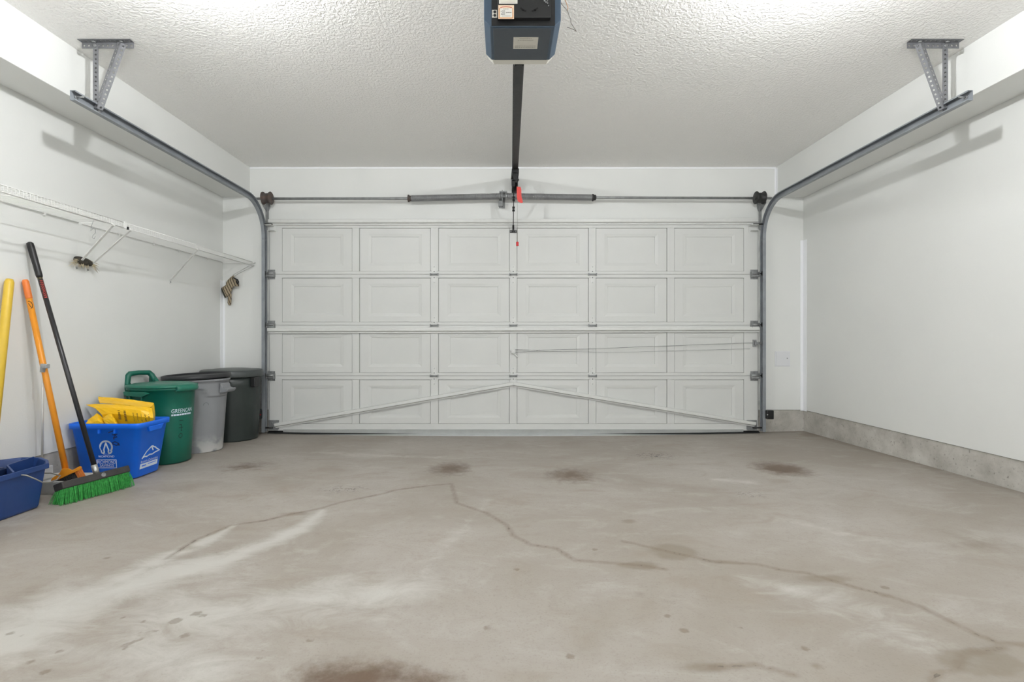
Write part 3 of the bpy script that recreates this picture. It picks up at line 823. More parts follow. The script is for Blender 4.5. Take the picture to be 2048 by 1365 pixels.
MB().bar(a0, am, .006, .026).bar(am.lerp(a0, .25), a1, .007, .020).build('door_arm', M_black, op)
for q in (.30, .36, .52, .58): 
    c = a0.lerp(a1, q); MB().lathe([(.011, -.012), (.011, .012)], (c.x, c.y, c.z), axis='x', n=6).build('bolt', M_dark, op)
db = MB(); x, z = dx(1026.5), dz(463.5)
db.box(x-.034, x+.034, YD-.006, YD-.0, z-.013, z+.012).box(x-.009, x+.009, YD-.045, YD-.004, z-.010, z+.055)
dbo = db.build('door_bracket', M_black, op)
for q in (-.022, .022):
    db = MB(); screw(db, x+q, z, YD-.006, .008); db.build('screw', M_galv, dbo)
M_red = mat('red_plastic', srgb(205, 42, 48), .45)
M_tag = mat('red_tag', srgb(222, 70, 62), .5, var=.08, vscale=20)
c0 = P(1034.3, 372, 4.60)
cord = MB().tube([c0, P(1034.6, 400, 4.605), P(1034.8, 484, 4.6)], .0016, 5).build('release_cord', mat('grey_cord', srgb(150, 146, 140), .8), op)
hp = P(1034.8, 484, 4.6)
MB().lathe([(.006, 0), (.011, -.002), (.012, -.010), (.0095, -.013), (.0125, -.018), (.0095, -.024), (.0125, -.029), (.012, -.036), (.006, -.038)], hp, n=14).build('release_handle', M_red, op)
tg = [(1033.2, 373.5), (1041, 374), (1042.6, 379), (1042.8, 392), (1046, 405.5), (1042, 406.5), (1035.6, 403), (1033.8, 395)]
MB().prism(tg, lambda a, b_: P(a, b_, 4.585 + .0006*(b_-374)), lambda a, b_: P(a, b_, 4.588 + .0006*(b_-374))).build('warning_tag', M_tag, op)
wr = MB()
wr.tube([P(1120, 4, 2.25), P(1124, 9, 2.3), P(1135, 22, 2.34), P(1141, 38, 2.36), P(1142, 46, 2.36), P(1150, 58, 2.37), P(1153, 63, 2.37), P(1150.5, 61, 2.37), P(1145, 58, 2.37), P(1134, 54.5, 2.37)], .0014, 5)
wr.build('bell_wire', mat('grey_wire', srgb(110, 104, 96), .6), op)
MB().tube([P(1127, -6, 2.28), P(1132, 4, 2.32), P(1136, 15, 2.34), P(1135, 21, 2.34)], .0014, 5).build('bell_wire', mat('orange_wire', srgb(190, 130, 70), .6), op)
st = MB()
for x in (-.02, .18):
    st.bar((x, 2.345, 2.48), (x, 2.345, ZC-.001), .03, .004, (0,1,0))
st.box(-.06, .22, 2.325, 2.365, ZC-.004, ZC-.0005)
st.build('ceiling_strap', M_hanger, op)

# ------------------------------------------------------------------ safety sensors
for side, x, lab in ((-1, -2.40, 'black door safety sensor low beside the dark garbage can'), (1, 2.555, 'black door safety sensor low beside the concrete footing')):
    ys = 4.93; z = .205
    t = empty('safety_sensor', (x, ys, z-.045), lab, 'sensor', 'door safety sensors')
    xa = x if side > 0 else x-.022
    MB().box(x-.010 if side > 0 else x-.036, x+.056 if side > 0 else x+.046, ys, ys+.05, z-.045, z+.04).build('housing', M_black, t, bevel=.006)
    MB().lathe([(.006, 0), (.006, -.004)], (x + (.046 if side < 0 else -.008), ys+.002, z), axis='y', n=10).build('lens', M_red if side < 0 else M_galv, t)
    xt = -2.362 if side < 0 else 2.552
    MB().box(min(xt, xt+side*.012)-.006, max(xt, xt+side*.012)+.006, ys+.04, WF-.055, z-.012, z+.012).build('bracket', M_galv, t)

# ------------------------------------------------------------------ access plate on the wall
a, b_ = P(1549.5, 733.5, WF), P(1580, 703, WF)
t = empty('access_panel', ((a.x+b_.x)/2, WF, a.z), 'small white square metal access panel on the far wall', 'access panel')
M_plate = mat('white_enamel', srgb(222, 223, 225), .35)
MB().box(a.x, b_.x, WF-.004, WF, a.z, b_.z).build('frame', M_plate, t, bevel=.001)
MB().box(a.x+.010, b_.x-.008, WF-.008, WF-.003, a.z+.009, b_.z-.006).build('hatch', M_plate, t, bevel=.0015)
MB().lathe([(.006, WF-.008), (.006, WF-.010)], (b_.x-.032, 0, (a.z+b_.z)/2+.006), axis='y', n=10).build('latch_screw', M_galv, t)

# blue wrapper jammed behind the track
MB().loft([[(-2.445 + .05*u + .006*math.sin(5*u+3*v), WF-.035-.02*math.sin(3*v+u*2), .185 + .055*v) for u in (0, .25, .5, .75, 1)] + [(-2.445 + .05*u, WF-.012-.01*math.sin(2*v+u), .185 + .055*v) for u in (1, .5, 0)] for v in np.linspace(0, 1, 5)], True, True, False).build(
    'plastic_wrapper', mat('blue_white_wrapper', srgb(40, 72, 112), .35, col2=srgb(190, 205, 215), vscale=60), label='small crumpled blue wrapper behind the door track near the dark can', cat='wrapper')

# ------------------------------------------------------------------ wire shelves on the left wall
ZSH = 1.700; XF = -2.487
def wire_shelf(ya, yb, lab, braces, clips):
    t = empty('wire_shelf', (WL, (ya+yb)/2, ZSH), lab, 'wire shelf', 'white wire shelves on the wall')
    dk = MB(); y = ya + .01
    while y < yb - .004:
        dk.tube([(WL+.006, y, ZSH+.003), (XF-.004, y, ZSH+.003), (XF+.003, y, ZSH-.004), (XF+.003, y, ZSH-.036)], .00125, 4, caps=False)
        y += .0205
    dk.build('deck_wires', M_white, t, kind='stuff')
    for x, z, r in ((WL+.010, ZSH-.001, .0032), (XF, ZSH-.002, .0030), (XF, ZSH-.036, .0030), ((WL+XF)/2+.03, ZSH-.002, .0026)):
        MB().tube([(x, ya, z), (x, yb, z)], r, 6).build('rod', M_white, t)
    for (yf, yw, zw) in braces:
        b = MB()
        p0, p1 = Vector((XF+.002, yf, ZSH-.040)), Vector((WL+.004, yw, zw+.006))
        b.bar(p0, p1, .014, .004).bar(p0 + Vector((0, .006, .002)), p1 + Vector((0, .006, .002)), .0025, .010)
        b.box(WL, WL+.004, yw-.008, yw+.010, zw-.022, zw+.014)
        b.build('brace', M_white, t)
        MB().lathe([(.0055, 0), (.0055, .004)], (WL+.004, yw, zw-.006), axis='x', n=8).build('screw', M_galv, t)
        MB().box(XF-.006, XF+.008, yf-.008, yf+.008, ZSH-.044, ZSH-.026).build('brace_hook', M_white, t)
    for yc in clips:
        MB().box(WL, WL+.014, yc-.006, yc+.006, ZSH-.016, ZSH+.012).build('wall_clip', M_white, t, bevel=.002)
    return t
s1 = wire_shelf(1.60, 3.345, 'white wire shelf on the wall above the broom handles', [(3.245, 3.335, 1.405), (2.05, 2.12, 1.405)], [1.9, 2.35, 2.78, 3.10])
MB().box(XF-.004, XF+.008, 3.335, 3.352, ZSH-.040, ZSH+.004).build('end_cap', M_white, s1)
s2 = wire_shelf(3.375, 5.050, 'white wire shelf running into the far corner', [(3.395, 3.425, 1.405), (4.14, 4.275, 1.42)], [3.70, 4.07, 4.38, 4.80])
MB().box(XF-.003, XF+.006, 3.364, 3.374, ZSH-.042, ZSH-.024).build('end_cap', M_black, s2, label='dark end cap at the gap between the two shelves')
eb = MB()
eb.box(WL+.004, XF+.01, WF-.014, WF-.001, ZSH-.012, ZSH+.006)
eb.bar((XF+.004, WF-.016, ZSH-.03), (-2.69, WF-.006, 1.565), .006, .010, (0,1,0)).bar((XF+.002, WF-.02, ZSH-.008), (-2.70, WF-.008, 1.575), .005, .008, (0,1,0))
eb.build('end_bracket', M_white, s2)

# bent wire hook hanging on the shelf
q = lambda a, b_: P(a, b_, 3.02)
hk = MB().tube([q(187, 441), q(183, 452), q(181.5, 462), q(186, 457), q(191, 459), q(191, 466), q(186, 471), q(184, 476), q(188, 478), q(191, 473)], .0013, 5)
hk.build('wire_hook', M_galv, label='thin bent wire hook dangling from the wire shelf', cat='hook')

# straw brush tucked behind the doubled shelf braces
t = empty('straw_brush', (WL+.03, 3.36, 1.41), 'small dark brush with pale straw bristles tucked behind the shelf braces', 'brush')
bb = MB(); rings = []
for k in range(9):
    u = k/8; y = 3.30 + .115*u; r = .034*math.sin(math.pi*(.12+.76*u))**.4
    rings.append([(WL+.012+.018+.022*math.cos(a)*r/.028, y, 1.452 - .012*u + r*math.sin(a)*.8) for a in np.linspace(0, 2*math.pi, 12, endpoint=False)])
bb.loft(rings).build('brush_body', mat('dark_bound_straw', srgb(40, 38, 34), .8, col2=srgb(76, 70, 60), vscale=40), t)
br = MB()
for k in range(46):
    s_ = -1 if k < 18 else 1
    y = 3.305 if s_ < 0 else 3.41
    z = random.uniform(1.428, 1.456); p = Vector((WL+.02+random.uniform(0, .025), y, z))
    e = p + Vector((random.uniform(-.004, .012), s_*random.uniform(.03, .062), -random.uniform(.0, .05)))
    br.tube([p, e], [.0016, .0009], 4)
for k in range(26):
    p = Vector((WL+.03+random.uniform(-.01, .015), 3.36+random.uniform(-.03, .03), 1.435)); br.tube([p, p + Vector((.004, random.uniform(-.012, .012), -random.uniform(.015, .034)))], [.003, .0015], 4)
br.build('bristles', mat('pale_straw', srgb(196, 184, 156), .8), t, kind='stuff')

# striped glove hanging in the corner
def striped():
    m = bpy.data.materials.new('striped_fabric'); m.use_nodes = True
    nt = m.node_tree; N = nt.nodes; L = nt.links; b = N['Principled BSDF']; b.inputs['Roughness'].default_value = .85
    tc = N.new('ShaderNodeTexCoord'); mp = N.new('ShaderNodeMapping'); mp.inputs['Rotation'].default_value = (0, math.radians(24), 0)
    wv = N.new('ShaderNodeTexWave'); wv.inputs['Scale'].default_value = 13; wv.inputs['Distortion'].default_value = 1.6; wv.inputs['Detail'].default_value = 1; wv.bands_direction = 'X'
    L.new(tc.outputs['Object'], mp.inputs['Vector']); L.new(mp.outputs['Vector'], wv.inputs['Vector'])
    cr = N.new('ShaderNodeValToRGB'); e = cr.color_ramp.elements
    e[0].position = .12; e[0].color = srgb(66, 56, 46); e[1].position = .3; e[1].color = srgb(162, 148, 124)
    L.new(wv.outputs['Fac'], cr.inputs['Fac']); L.new(cr.outputs['Color'], b.inputs['Base Color'])
    return m
def puff(poly, Y, th, m_, name, parent, n=3):
    cx_ = sum(p[0] for p in poly)/len(poly); cy_ = sum(p[1] for p in poly)/len(poly)
    rings = []
    for d, k in ((0, .80), (.25, .95), (.5, 1.0), (.78, .93), (1, .70)):
        rings.append([P(cx_+(a-cx_)*k, cy_+(b_-cy_)*k, Y - th*d) for a, b_ in poly])
    return MB().loft(rings).build(name, m_, parent)
t = empty('work_glove', P(460, 612, 5.05), 'tan striped fabric glove hanging from the shelf end in the corner', 'glove')
M_str = striped()
puff([(467,551),(461,555),(455,561),(452,566),(452,570),(446,574),(443,577),(444,585),(448,592),(453,596),(457,592),(462,588),(464,580),(466,574),(473,572),(478,573),(477.5,566),(472,560)], 5.062, .045, M_str, 'glove_body', t)
puff([(457,588),(455.5,596),(455,606),(457.5,611),(461,611.5),(462.5,608),(463,598),(463.5,588)], 5.055, .03, M_str, 'glove_finger', t)
puff([(443,575),(442.5,580),(446,589),(450,597),(452,595),(450,589),(446,580)], 5.045, .025, mat('dark_trim', srgb(58, 56, 50), .8), 'cuff_trim', t)
MB().tube([P(467,556,5.01), P(471,558,5.0), P(475,560,5.0), P(477,564,5.0), P(476,568,5.005), P(473.5,566,5.01), P(473,561,5.005)], .0065, 8).build('strap', M_black, t)

# ------------------------------------------------------------------ push broom
M_bh = mat('black_handle', srgb(40, 41, 43), .35, var=.15, vscale=20)
h0 = Vector((-2.357, 2.952, .150)); h1 = P(57, 487, 2.985); h1.x = -2.775
t = empty('push_broom', (-2.357, 2.95, zf(-2.357, 2.95)), 'push broom with black handle and green bristles leaning on the wall', 'broom')
dh = (h1-h0).normalized()
MB().tube([h0 + dh*.05, h0.lerp(h1, .86)], .0125, 14).build('handle', M_bh, t)
MB().tube([h0.lerp(h1, .85), h0.lerp(h1, .86), h0.lerp(h1, .90), h0.lerp(h1, .985), h1, h1 + dh*.006], [.0135, .0165, .0165, .018, .0165, .009], 16).build('grip', M_black, t)
MB().tube([h0 - dh*.005, h0 + dh*.058], .0155, 16).build('ferrule', mat('bright_steel', srgb(190, 190, 186), .28, .85, var=.15, vscale=30), t)
# printed sticker on the handle: red strokes with yellow top
su = dh; sn = Vector((.75, -.66, 0)); sn = (sn - su*sn.dot(su)).normalized(); sw = su.cross(sn)
def on_handle(u, v):
    c = h0.lerp(h1, .80); a = u/.0129
    return c + su*v + (sn*math.cos(a) + sw*math.sin(a))*.0131
stk = MB()
for k in range(9):
    v = .05 - k*.0125
    for u0 in (-.006, .002): stk.ribbon([(u0+random.uniform(-.002,.002), v), (u0+.006, v-.006)], .0035, on_handle)
stk.build('handle_print', mat('red_print', srgb(186, 62, 48), .6), t)
stk = MB(); stk.ribbon([(-.009, .064), (0, .064), (.009, .064)], .010, on_handle); stk.build('handle_band', mat('olive_print', srgb(150, 140, 90), .6), t)
e0 = Vector((-2.405, 2.755, 0)); e1 = Vector((-2.312, 3.125, 0)); hd = (e1-e0).normalized(); hs = Vector((hd.y, -hd.x, 0)); fl_ = zf(-2.36, 2.95)
tilt = 0.36
upv = Vector((0,0,1)); blk_n = (upv*math.cos(tilt) + hs*(-math.sin(tilt))).normalized(); blk_s = (hs*math.cos(tilt) + upv*math.sin(tilt)*1).normalized()
hc = (e0+e1)/2 + Vector((-.005, 0, fl_ + .098))
MB().obox(hc, hd, blk_s, blk_n, (e1-e0).length/2, .034, .020).build('broom_block', mat('black_wood', srgb(58, 56, 54), .6, var=.35, vscale=14), t, bevel=.005)
MB().lathe([(.013, 0), (.013, .004), (.006, .006)], (0,0,0), n=14)
bolt = MB(); bc = hc + blk_s*.034 + hd*.03
ring = lambda r, o_: [bc + blk_s*o_ + (hd*math.cos(a) + blk_n*math.sin(a))*r for a in np.linspace(0, 2*math.pi, 14, endpoint=False)]
bolt.loft([ring(.013, -.002), ring(.013, .003), ring(.007, .005), ring(.005, .001)]).build('bolt', M_galv, t)
brs = MB(); Lh = (e1-e0).length/2
for i in range(92):
    u = -Lh + .006 + (2*Lh-.012)*i/91
    for j in range(9):
        vv = -.027 + .054*j/8
        for r_ in range(2):
            p = hc + hd*(u+random.uniform(-.002, .002)) + blk_s*(vv+random.uniform(-.002, .002)) - blk_n*.015
            spread = hs*(vv*.55 + random.uniform(-.008, .012)) + hd*((u/Lh)**3*.022 + random.uniform(-.007, .007))
            e = Vector((p.x, p.y, 0)) + spread; e.z = zf(e.x, e.y) + random.uniform(.0005, .008)
            m_ = p.lerp(e, .5) + spread*.1
            brs.tube([p, m_, e], [.0013, .0013, .0010], 3, caps=False)
def green_bristle():
    m = mat('green_bristle', srgb(70, 186, 84), .55, col2=srgb(36, 120, 52), vscale=70); return m
brs.build('bristles', green_bristle(), t, kind='stuff', recalc=False)

# ------------------------------------------------------------------ upright dustpan and angle broom
M_og = mat('orange_plastic', srgb(232, 150, 40), .4, var=.08, vscale=10)
M_ogd = mat('orange_tip', srgb(226, 122, 52), .5)
t = empty('angle_broom', (-2.57, 2.985, zf(-2.57, 2.985)), 'orange-handled angle broom standing in the grey dustpan', 'broom')
b0 = P(131, 938, 2.985); b1 = P(49, 560, 2.955); b1.x = -2.775
MB().tube([b0, b0.lerp(b1, .90)], .0155, 14).build('handle', M_og, t)
MB().tube([b0.lerp(b1, .90), b0.lerp(b1, .905), b0.lerp(b1, .99), b1], [.0155, .0165, .0165, .012], 14).build('handle_tip', M_ogd, t)
pr = MB(); cdir = (b1-b0).normalized(); cn = Vector((.75,-.66,0)); cn = (cn-cdir*cn.dot(cdir)).normalized(); cw = cdir.cross(cn)
def on_or(u, v):
    c = b0.lerp(b1, .87); a = u/.0158; return c + cdir*v + (cn*math.cos(a) + cw*math.sin(a))*.0161
pr.ribbon([(-.010, .014), (-.004, .02), (.004, .010), (.008, -.004), (.004, -.020), (-.002, -.024)], .0032, on_or)
pr.ribbon([(-.009, .006), (-.003, -.014), (.004, -.020)], .0028, on_or).build('marker_scrawl', mat('marker_black', srgb(52, 44, 34), .6), t)
Yb = 2.975
cap = MB()
poly = [(119, 947), (124, 938), (137, 937), (145, 941), (160, 932.5), (165, 935), (158, 942), (140, 949.5), (120, 959), (101, 963), (104, 957)]
cap.prism(poly, lambda a, b_: P(a, b_, Yb-.025), lambda a, b_: P(a, b_, Yb+.03)).build('broom_head', M_og, t, bevel=.004)
bk = MB(); bo2 = MB()
for k in range(620):
    f = random.random(); g = random.random()
    a = 104 + 59*f; b_ = 961 - 25*f + 1
    p = P(a, b_, Yb-.02+.045*g); e = P(a + 4 + 8*f + random.uniform(-3, 3), b_ + 9 + 16*f + random.uniform(-3, 3), Yb-.03+.065*g)
    fl2 = zf(e.x, e.y) + .03
    if e.z < fl2: e.z = fl2 + random.uniform(0, .01)
    (bo2 if f > .76 else bk).tube([p, e], [.0016, .0012], 3, caps=False)
bk.build('dark_bristles', mat('dark_bristle', srgb(36, 34, 34), .6), t, kind='stuff', recalc=False)
bo2.build('orange_bristles', mat('orange_bristle', srgb(226, 132, 58), .6), t, kind='stuff', recalc=False)

t = empty('upright_dustpan', (-2.63, 3.0, zf(-2.63, 3.0)), 'grey upright dustpan with thin pole clipped to the orange handle', 'dustpan')
M_pan = mat('grey_pan_plastic', srgb(208, 208, 204), .45, var=.08, vscale=10)
fl3 = zf(-2.6, 3.0) + .002
def pan_ring(k, z, ins): return [Vector((-2.585 + a*k, 3.005 + b_*k, z)) + Vector((0,0,0)) for a, b_ in rrect(.145-ins, .095-ins, .035)]
pn = MB().loft([pan_ring(.86, fl3, 0), pan_ring(.95, fl3+.02, 0), pan_ring(1, fl3+.072, 0), pan_ring(1.02, fl3+.080, 0), pan_ring(1.0, fl3+.080, .006), pan_ring(.93, fl3+.02, .006), pan_ring(.85, fl3+.008, .006)])
pn.build('pan', M_pan, t)
bkw = MB().box(-2.725, -2.712, 2.93, 3.07, fl3+.06, fl3+.135).build('pan_back', M_pan, t, bevel=.005)
p0 = Vector((-2.718, 3.0, fl3+.10)); p1 = P(86, 744, 2.962)
MB().tube([p0, p1], .0055, 10).build('pole', mat('pale_metal', srgb(205, 206, 204), .35, .4), t)
c1 = P(87.5, 735, 2.955)
cl = MB().tube([P(85, 745, 2.955), P(86.5, 728, 2.955)], .0125, 10)
cl.obox(P(92, 733, 2.945), (1,0,0), (0,1,0), (0,0,1), .012, .014, .012)
cl.build('clip', mat('grey_clip', srgb(158, 162, 164), .45), t, bevel=.003)

# ------------------------------------------------------------------ navy bucket with yellow-handled mop
M_navy = mat('navy_plastic', srgb(35, 64, 120), .4, var=.10, vscale=7)
fb = zf(-2.6, 2.6)
t = empty('mop_bucket', (-2.60, 2.58, fb), 'navy blue mop bucket with wire handle at the left edge', 'bucket')
zr = .272
outer = [(-2.43, 2.28), (-2.425, 2.50), (-2.43, 2.725), (-2.50, 2.80), (-2.60, 2.865), (-2.70, 2.865), (-2.765, 2.80), (-2.775, 2.55), (-2.765, 2.28), (-2.70, 2.235), (-2.50, 2.235)]
bcx, bcy = -2.60, 2.545
def bring(k, z): return [Vector((bcx + (x-bcx)*k, bcy + (y-bcy)*k, z)) for x, y in outer]
MB().loft([bring(.80, fb), bring(.83, fb+.012), bring(.93, zr-.04), bring(.94, zr-.028), bring(1.0, zr-.028), bring(1.0, zr-.004), bring(.985, zr), bring(.945, zr-.002), bring(.90, zr-.04), bring(.79, fb+.02)], smooth=False).build('tub', M_navy, t, bevel=.006)
MB().add([(-2.452, 2.545, zr-.004), (-2.59, 2.655, zr+.004), (-2.58, 2.66, .10), (-2.48, 2.56, .10), (-2.452, 2.555, zr-.004), (-2.588, 2.663, zr+.004), (-2.576, 2.67, .10), (-2.476, 2.572, .10)],
         [(0,1,2,3), (7,6,5,4), (0,4,5,1), (1,5,6,2), (2,6,7,3), (3,7,4,0)]).build('spout_partition', M_navy, t)
MB().add([(-2.588, 2.655, zr+.004), (-2.62, 2.845, zr+.006), (-2.60, 2.80, .10), (-2.58, 2.66, .10), (-2.596, 2.66, zr+.004), (-2.628, 2.845, zr+.006), (-2.606, 2.80, .10), (-2.586, 2.66, .10)],
         [(0,1,2,3), (7,6,5,4), (0,4,5,1), (1,5,6,2), (2,6,7,3), (3,7,4,0)]).build('spout_wall', M_navy, t)
wr_ = MB()
for k in range(7):
    y = 2.45 + .035*k
    wr_.box(-2.73, -2.62, y, y+.018, zr-.045, zr-.012 + .012*math.sin(math.pi*k/6))
wr_.box(-2.745, -2.73, 2.42, 2.70, zr-.09, zr+.012).box(-2.63, -2.615, 2.42, 2.70, zr-.09, zr-.018)
wr_.build('wringer', mat('dark_navy', srgb(28, 46, 84), .45), t, bevel=.004)
MB().box(-2.60, -2.585, 2.42, 2.60, zr-.055, zr-.025).build('wringer_bar', mat('pale_bar', srgb(176, 178, 172), .5), t, bevel=.003)
MB().tube([(-2.435, 2.560, .252), (-2.412, 2.575, .245), (-2.398, 2.61, .217), (-2.394, 2.645, .190), (-2.398, 2.69, .177), (-2.42, 2.76, .172), (-2.48, 2.85, .170), (-2.58, 2.905, .170), (-2.68, 2.905, .170)], .0032, 8).build('bail_handle', mat('bail_steel', srgb(170, 168, 160), .4, .6), t)

t = empty('mop', (-2.655, 2.615, fb+.03), 'thick yellow mop handle standing in the navy bucket at the left edge', 'mop')
m0, m1 = Vector((-2.655, 2.615, .10)), Vector((-2.765, 2.852, 1.268))
M_yel = mat('yellow_plastic', srgb(222, 186, 62), .42, var=.08, vscale=12)
MB().tube([m0, m0.lerp(m1, .985), m1], [.0215, .0215, .016], 18).build('handle', M_yel, t)
MB().box(-2.72, -2.64, 2.56, 2.67, fb+.025, .10).build('sponge_head', mat('sponge', srgb(190, 176, 120), .9, bump=.002, bscale=120), t, bevel=.01)

# ------------------------------------------------------------------ blue recycling box
M_blue = mat('blue_box_plastic', srgb(10, 112, 242), .38, var=.10, vscale=6)
M_prw = mat('white_ink', srgb(214, 224, 238), .6)
M_ink = mat('navy_marker', srgb(20, 44, 100), .5)
bx, by = -2.548, 3.395; fz = zf(bx, by); HB = .362
t = empty('recycling_box', (bx, by, fz), 'bright blue recycling box with white print beside the push broom', 'recycling box')
def bxr(hx, hy, z, r=.035): return [Vector((bx + a, by + b_, fz + z)) for a, b_ in rrect(hx, hy, r)]
tx, ty, tbx, tby = .226, .148, .176, .122
lx = lambda z: tbx + (tx-tbx)*z/HB
ly = lambda z: tby + (ty-tby)*z/HB
rg = [bxr(tbx-.012, tby-.012, 0), bxr(tbx-.003, tby-.003, .004), bxr(lx(.012), ly(.012), .012), bxr(lx(.325), ly(.325), .325), bxr(lx(.327)+.012, ly(.327)+.012, .328), bxr(lx(.327)+.013, ly(.327)+.013, .352),
      bxr(lx(.36)+.009, ly(.36)+.009, .362), bxr(lx(.36)-.002, ly(.36)-.002, .362), bxr(lx(.33)-.004, ly(.33)-.004, .33), bxr(tbx-.006, tby-.006, .02)]
MB().loft(rg).build('tub', M_blue, t)
# side grip hood on the right end
gp = MB().prism([(-.075, .330), (-.055, .296), (.055, .296), (.075, .330)], lambda a, b_: Vector((bx + lx(b_) - .004, by + a, fz + b_)), lambda a, b_: Vector((bx + lx(.33) + (.014 if b_ > .31 else .009), by + a, fz + b_)))
gp.build('grip', M_blue, t, bevel=.003)
for k in range(3):
    xk = bx - .13 + .10*k
    MB().box(xk-.006, xk+.006, by - ly(.31) - .008, by - ly(.31) + .006, fz+.300, fz+.329).build('rim_rib', M_blue, t)
def front(u, v, off=.0012):   # u from box centre, v height
    return Vector((bx + u, by - ly(v) - off, fz + v))
def pf(px, py):               # photo pixel -> front face u, v
    Y = by - ly(.2)
    p = P(px, py, Y); return (p.x - bx, p.z - fz)
def endf(u, v, off=.0012):    # u along +y
    return Vector((bx + lx(v) + off, by + u, fz + v))
cu, cv = pf(212.5, 894.5); R_ = .043
em = MB()
arc = lambda a0, a1, r, cx_, cy_, n=18: [(cx_ + r*math.cos(math.radians(a0+(a1-a0)*k/n)), cy_ + r*math.sin(math.radians(a0+(a1-a0)*k/n))) for k in range(n+1)]
em.ribbon(arc(-38, 172, R_*.88, cu, cv, 22), R_*.25, front).ribbon(arc(172, 222, R_*.92, cu, cv, 6), R_*.14, front)
for s_ in (-1, 1):
    em.ribbon([(cu, cv+R_*.62), (cu+s_*R_*.22, cv-R_*.02), (cu+s_*R_*.36, cv-R_*.42), (cu+s_*R_*.30, cv-R_*.74), (cu+s_*R_*.42, cv-R_*.98), (cu+s_*R_*.62, cv-R_*.90)], R_*.2, front)
em.ribbon([(cu+R_*.60, cv-R_*.92), (cu+R_*.80, cv-R_*.70), (cu+R_*.76, cv-R_*.48)], R_*.22, front).ribbon([(cu-R_*.60, cv-R_*.92), (cu-R_*.74, cv-R_*.70)], R_*.18, front)
em.build('emblem', M_prw, t)
tm = MB(); u, v = pf(212.5, 909.2); add_text(tm, 'CITY OF', .0085, front, u, v, width=.040); tm.build('small_lettering', M_prw, t)
tm = MB(); u, v = pf(212.2, 913.8); add_text(tm, 'RICHMOND', .019, front, u, v, width=.100); tm.build('lettering', M_prw, t)
tm = MB(); ua, va = pf(192.5, 920.5); ub, vb = pf(231.5, 937)
tm.ribbon([(ua, va), (ub, va), (ub, vb), (ua, vb)], .0035, front, closed=True)
add_text(tm, 'RICHMOND', .030, front, (ua+ub)/2, va + (vb-va)*.30, width=(ub-ua)*.94); add_text(tm, 'SAVINGS', .027, front, (ua+ub)/2, va + (vb-va)*.72, width=(ub-ua)*.72)
tm.build('framed_lettering', M_prw, t)
hw = MB()
for st_ in ([(219, 865.5), (231, 861)], [(226, 870), (236, 869)], [(228, 876), (235, 874.5), (231, 868.5), (229, 879)], [(226, 885.5), (231, 884), (238, 887), (239, 890), (233, 891), (227, 889), (226, 885.5)], [(236, 888), (239, 891)]):
    hw.ribbon([pf(a, b_) for a, b_ in st_], .0062, front)
hw.build('marker_number', M_ink, t)
mt = MB()
mc = lambda a, b_: ((a-307.5)/10.5*.085 - .005, .150 + (912-b_)*.0034)
mt.ribbon([mc(298.5, 919.5), mc(303, 908), mc(308, 900.5), mc(310, 901)], .0085, endf).ribbon([mc(308, 901), mc(310.5, 909)], .009, endf).ribbon([mc(309.5, 902), mc(313, 904.5), mc(314, 907), mc(317, 911)], .0075, endf)
mt.ribbon([mc(298.5, 919.6), mc(301, 917), mc(304, 918.2), mc(307, 916), mc(310, 917), mc(313, 914.8), mc(318.5, 913)], .0085, endf).build('mountain_logo', M_prw, t)
tm = MB(); add_text(tm, 'British Columbia', .022, endf, -.005, .100, width=.160); tm.build('logo_lettering', M_prw, t)
tm = MB(); tm.add([endf(-.088, .055), endf(.078, .055), endf(.078, .088), endf(-.088, .088)], [(0,1,2,3)]); tm.build('logo_block', M_prw, t)
tm = MB(); ends2 = lambda u, v: endf(u, v, .0018)
tm.ribbon([(-.07, .073), (-.035, .073)], .008, ends2).ribbon([(-.015, .076), (.02, .076), (.06, .077)], .005, ends2).build('logo_smudge', M_blue, t)

# yellow bags in the box
def crumple(quad_rows, n_u, n_v, amp, th, seed):
    """sheet through rows of points, refined and crumpled, with thickness"""
    rnd = random.Random(seed); rows = [[Vector(p) for p in r] for r in quad_rows]
    def lin(r, s_):
        x = s_*(len(r)-1); i = min(int(x), len(r)-2); return r[i].lerp(r[i+1], x-i)
    grid = []
    for j in range(n_v+1):
        y = j/n_v*(len(rows)-1); i = min(int(y), len(rows)-2); f = y-i
        grid.append([lin(rows[i], k/n_u).lerp(lin(rows[i+1], k/n_u), f) + Vector((rnd.uniform(-1,1), rnd.uniform(-1,1), rnd.uniform(-1,1)))*amp for k in range(n_u+1)])
    mb = MB(); m_ = n_u+1; vs_ = [p for r in grid for p in r]
    fs = [(j*m_+k, j*m_+k+1, (j+1)*m_+k+1, (j+1)*m_+k) for j in range(n_v) for k in range(n_u)]
    mb.add(vs_, fs)
    return mb
def bag(mb, parent, name, m_):
    o = mb.build(name, m_, parent); s_ = o.modifiers.new('thick', 'SOLIDIFY'); s_.thickness = .004; s_.offset = 0; return o
M_bag = mat('yellow_bag_plastic', srgb(250, 196, 18), .35, var=.08, vscale=9)
M_bagdark = mat('bag_dark_brown', srgb(70, 44, 20), .6)
M_bagp = mat('bag_print', srgb(96, 66, 16), .6)
q = lambda a, b_, Y: P(a, b_, Y)
zt_ = fz + HB
t = empty('folded_bag', (-2.50, 3.44, fz+.03), 'large folded yellow plastic bag with dark print on top of the blue box', 'plastic bag')
bag(crumple([[q(197,794,3.50), q(230,797,3.50), q(270,801.5,3.50), q(307,806.5,3.50)], [q(197,800,3.47), q(232,803,3.47), q(270,807,3.47), q(306,810,3.48)], [q(199,806,3.42), q(235,809,3.42), q(270,813,3.42), q(300,816,3.43)]], 14, 6, .0016, .004, 3), t, 'back_fold', M_bag)
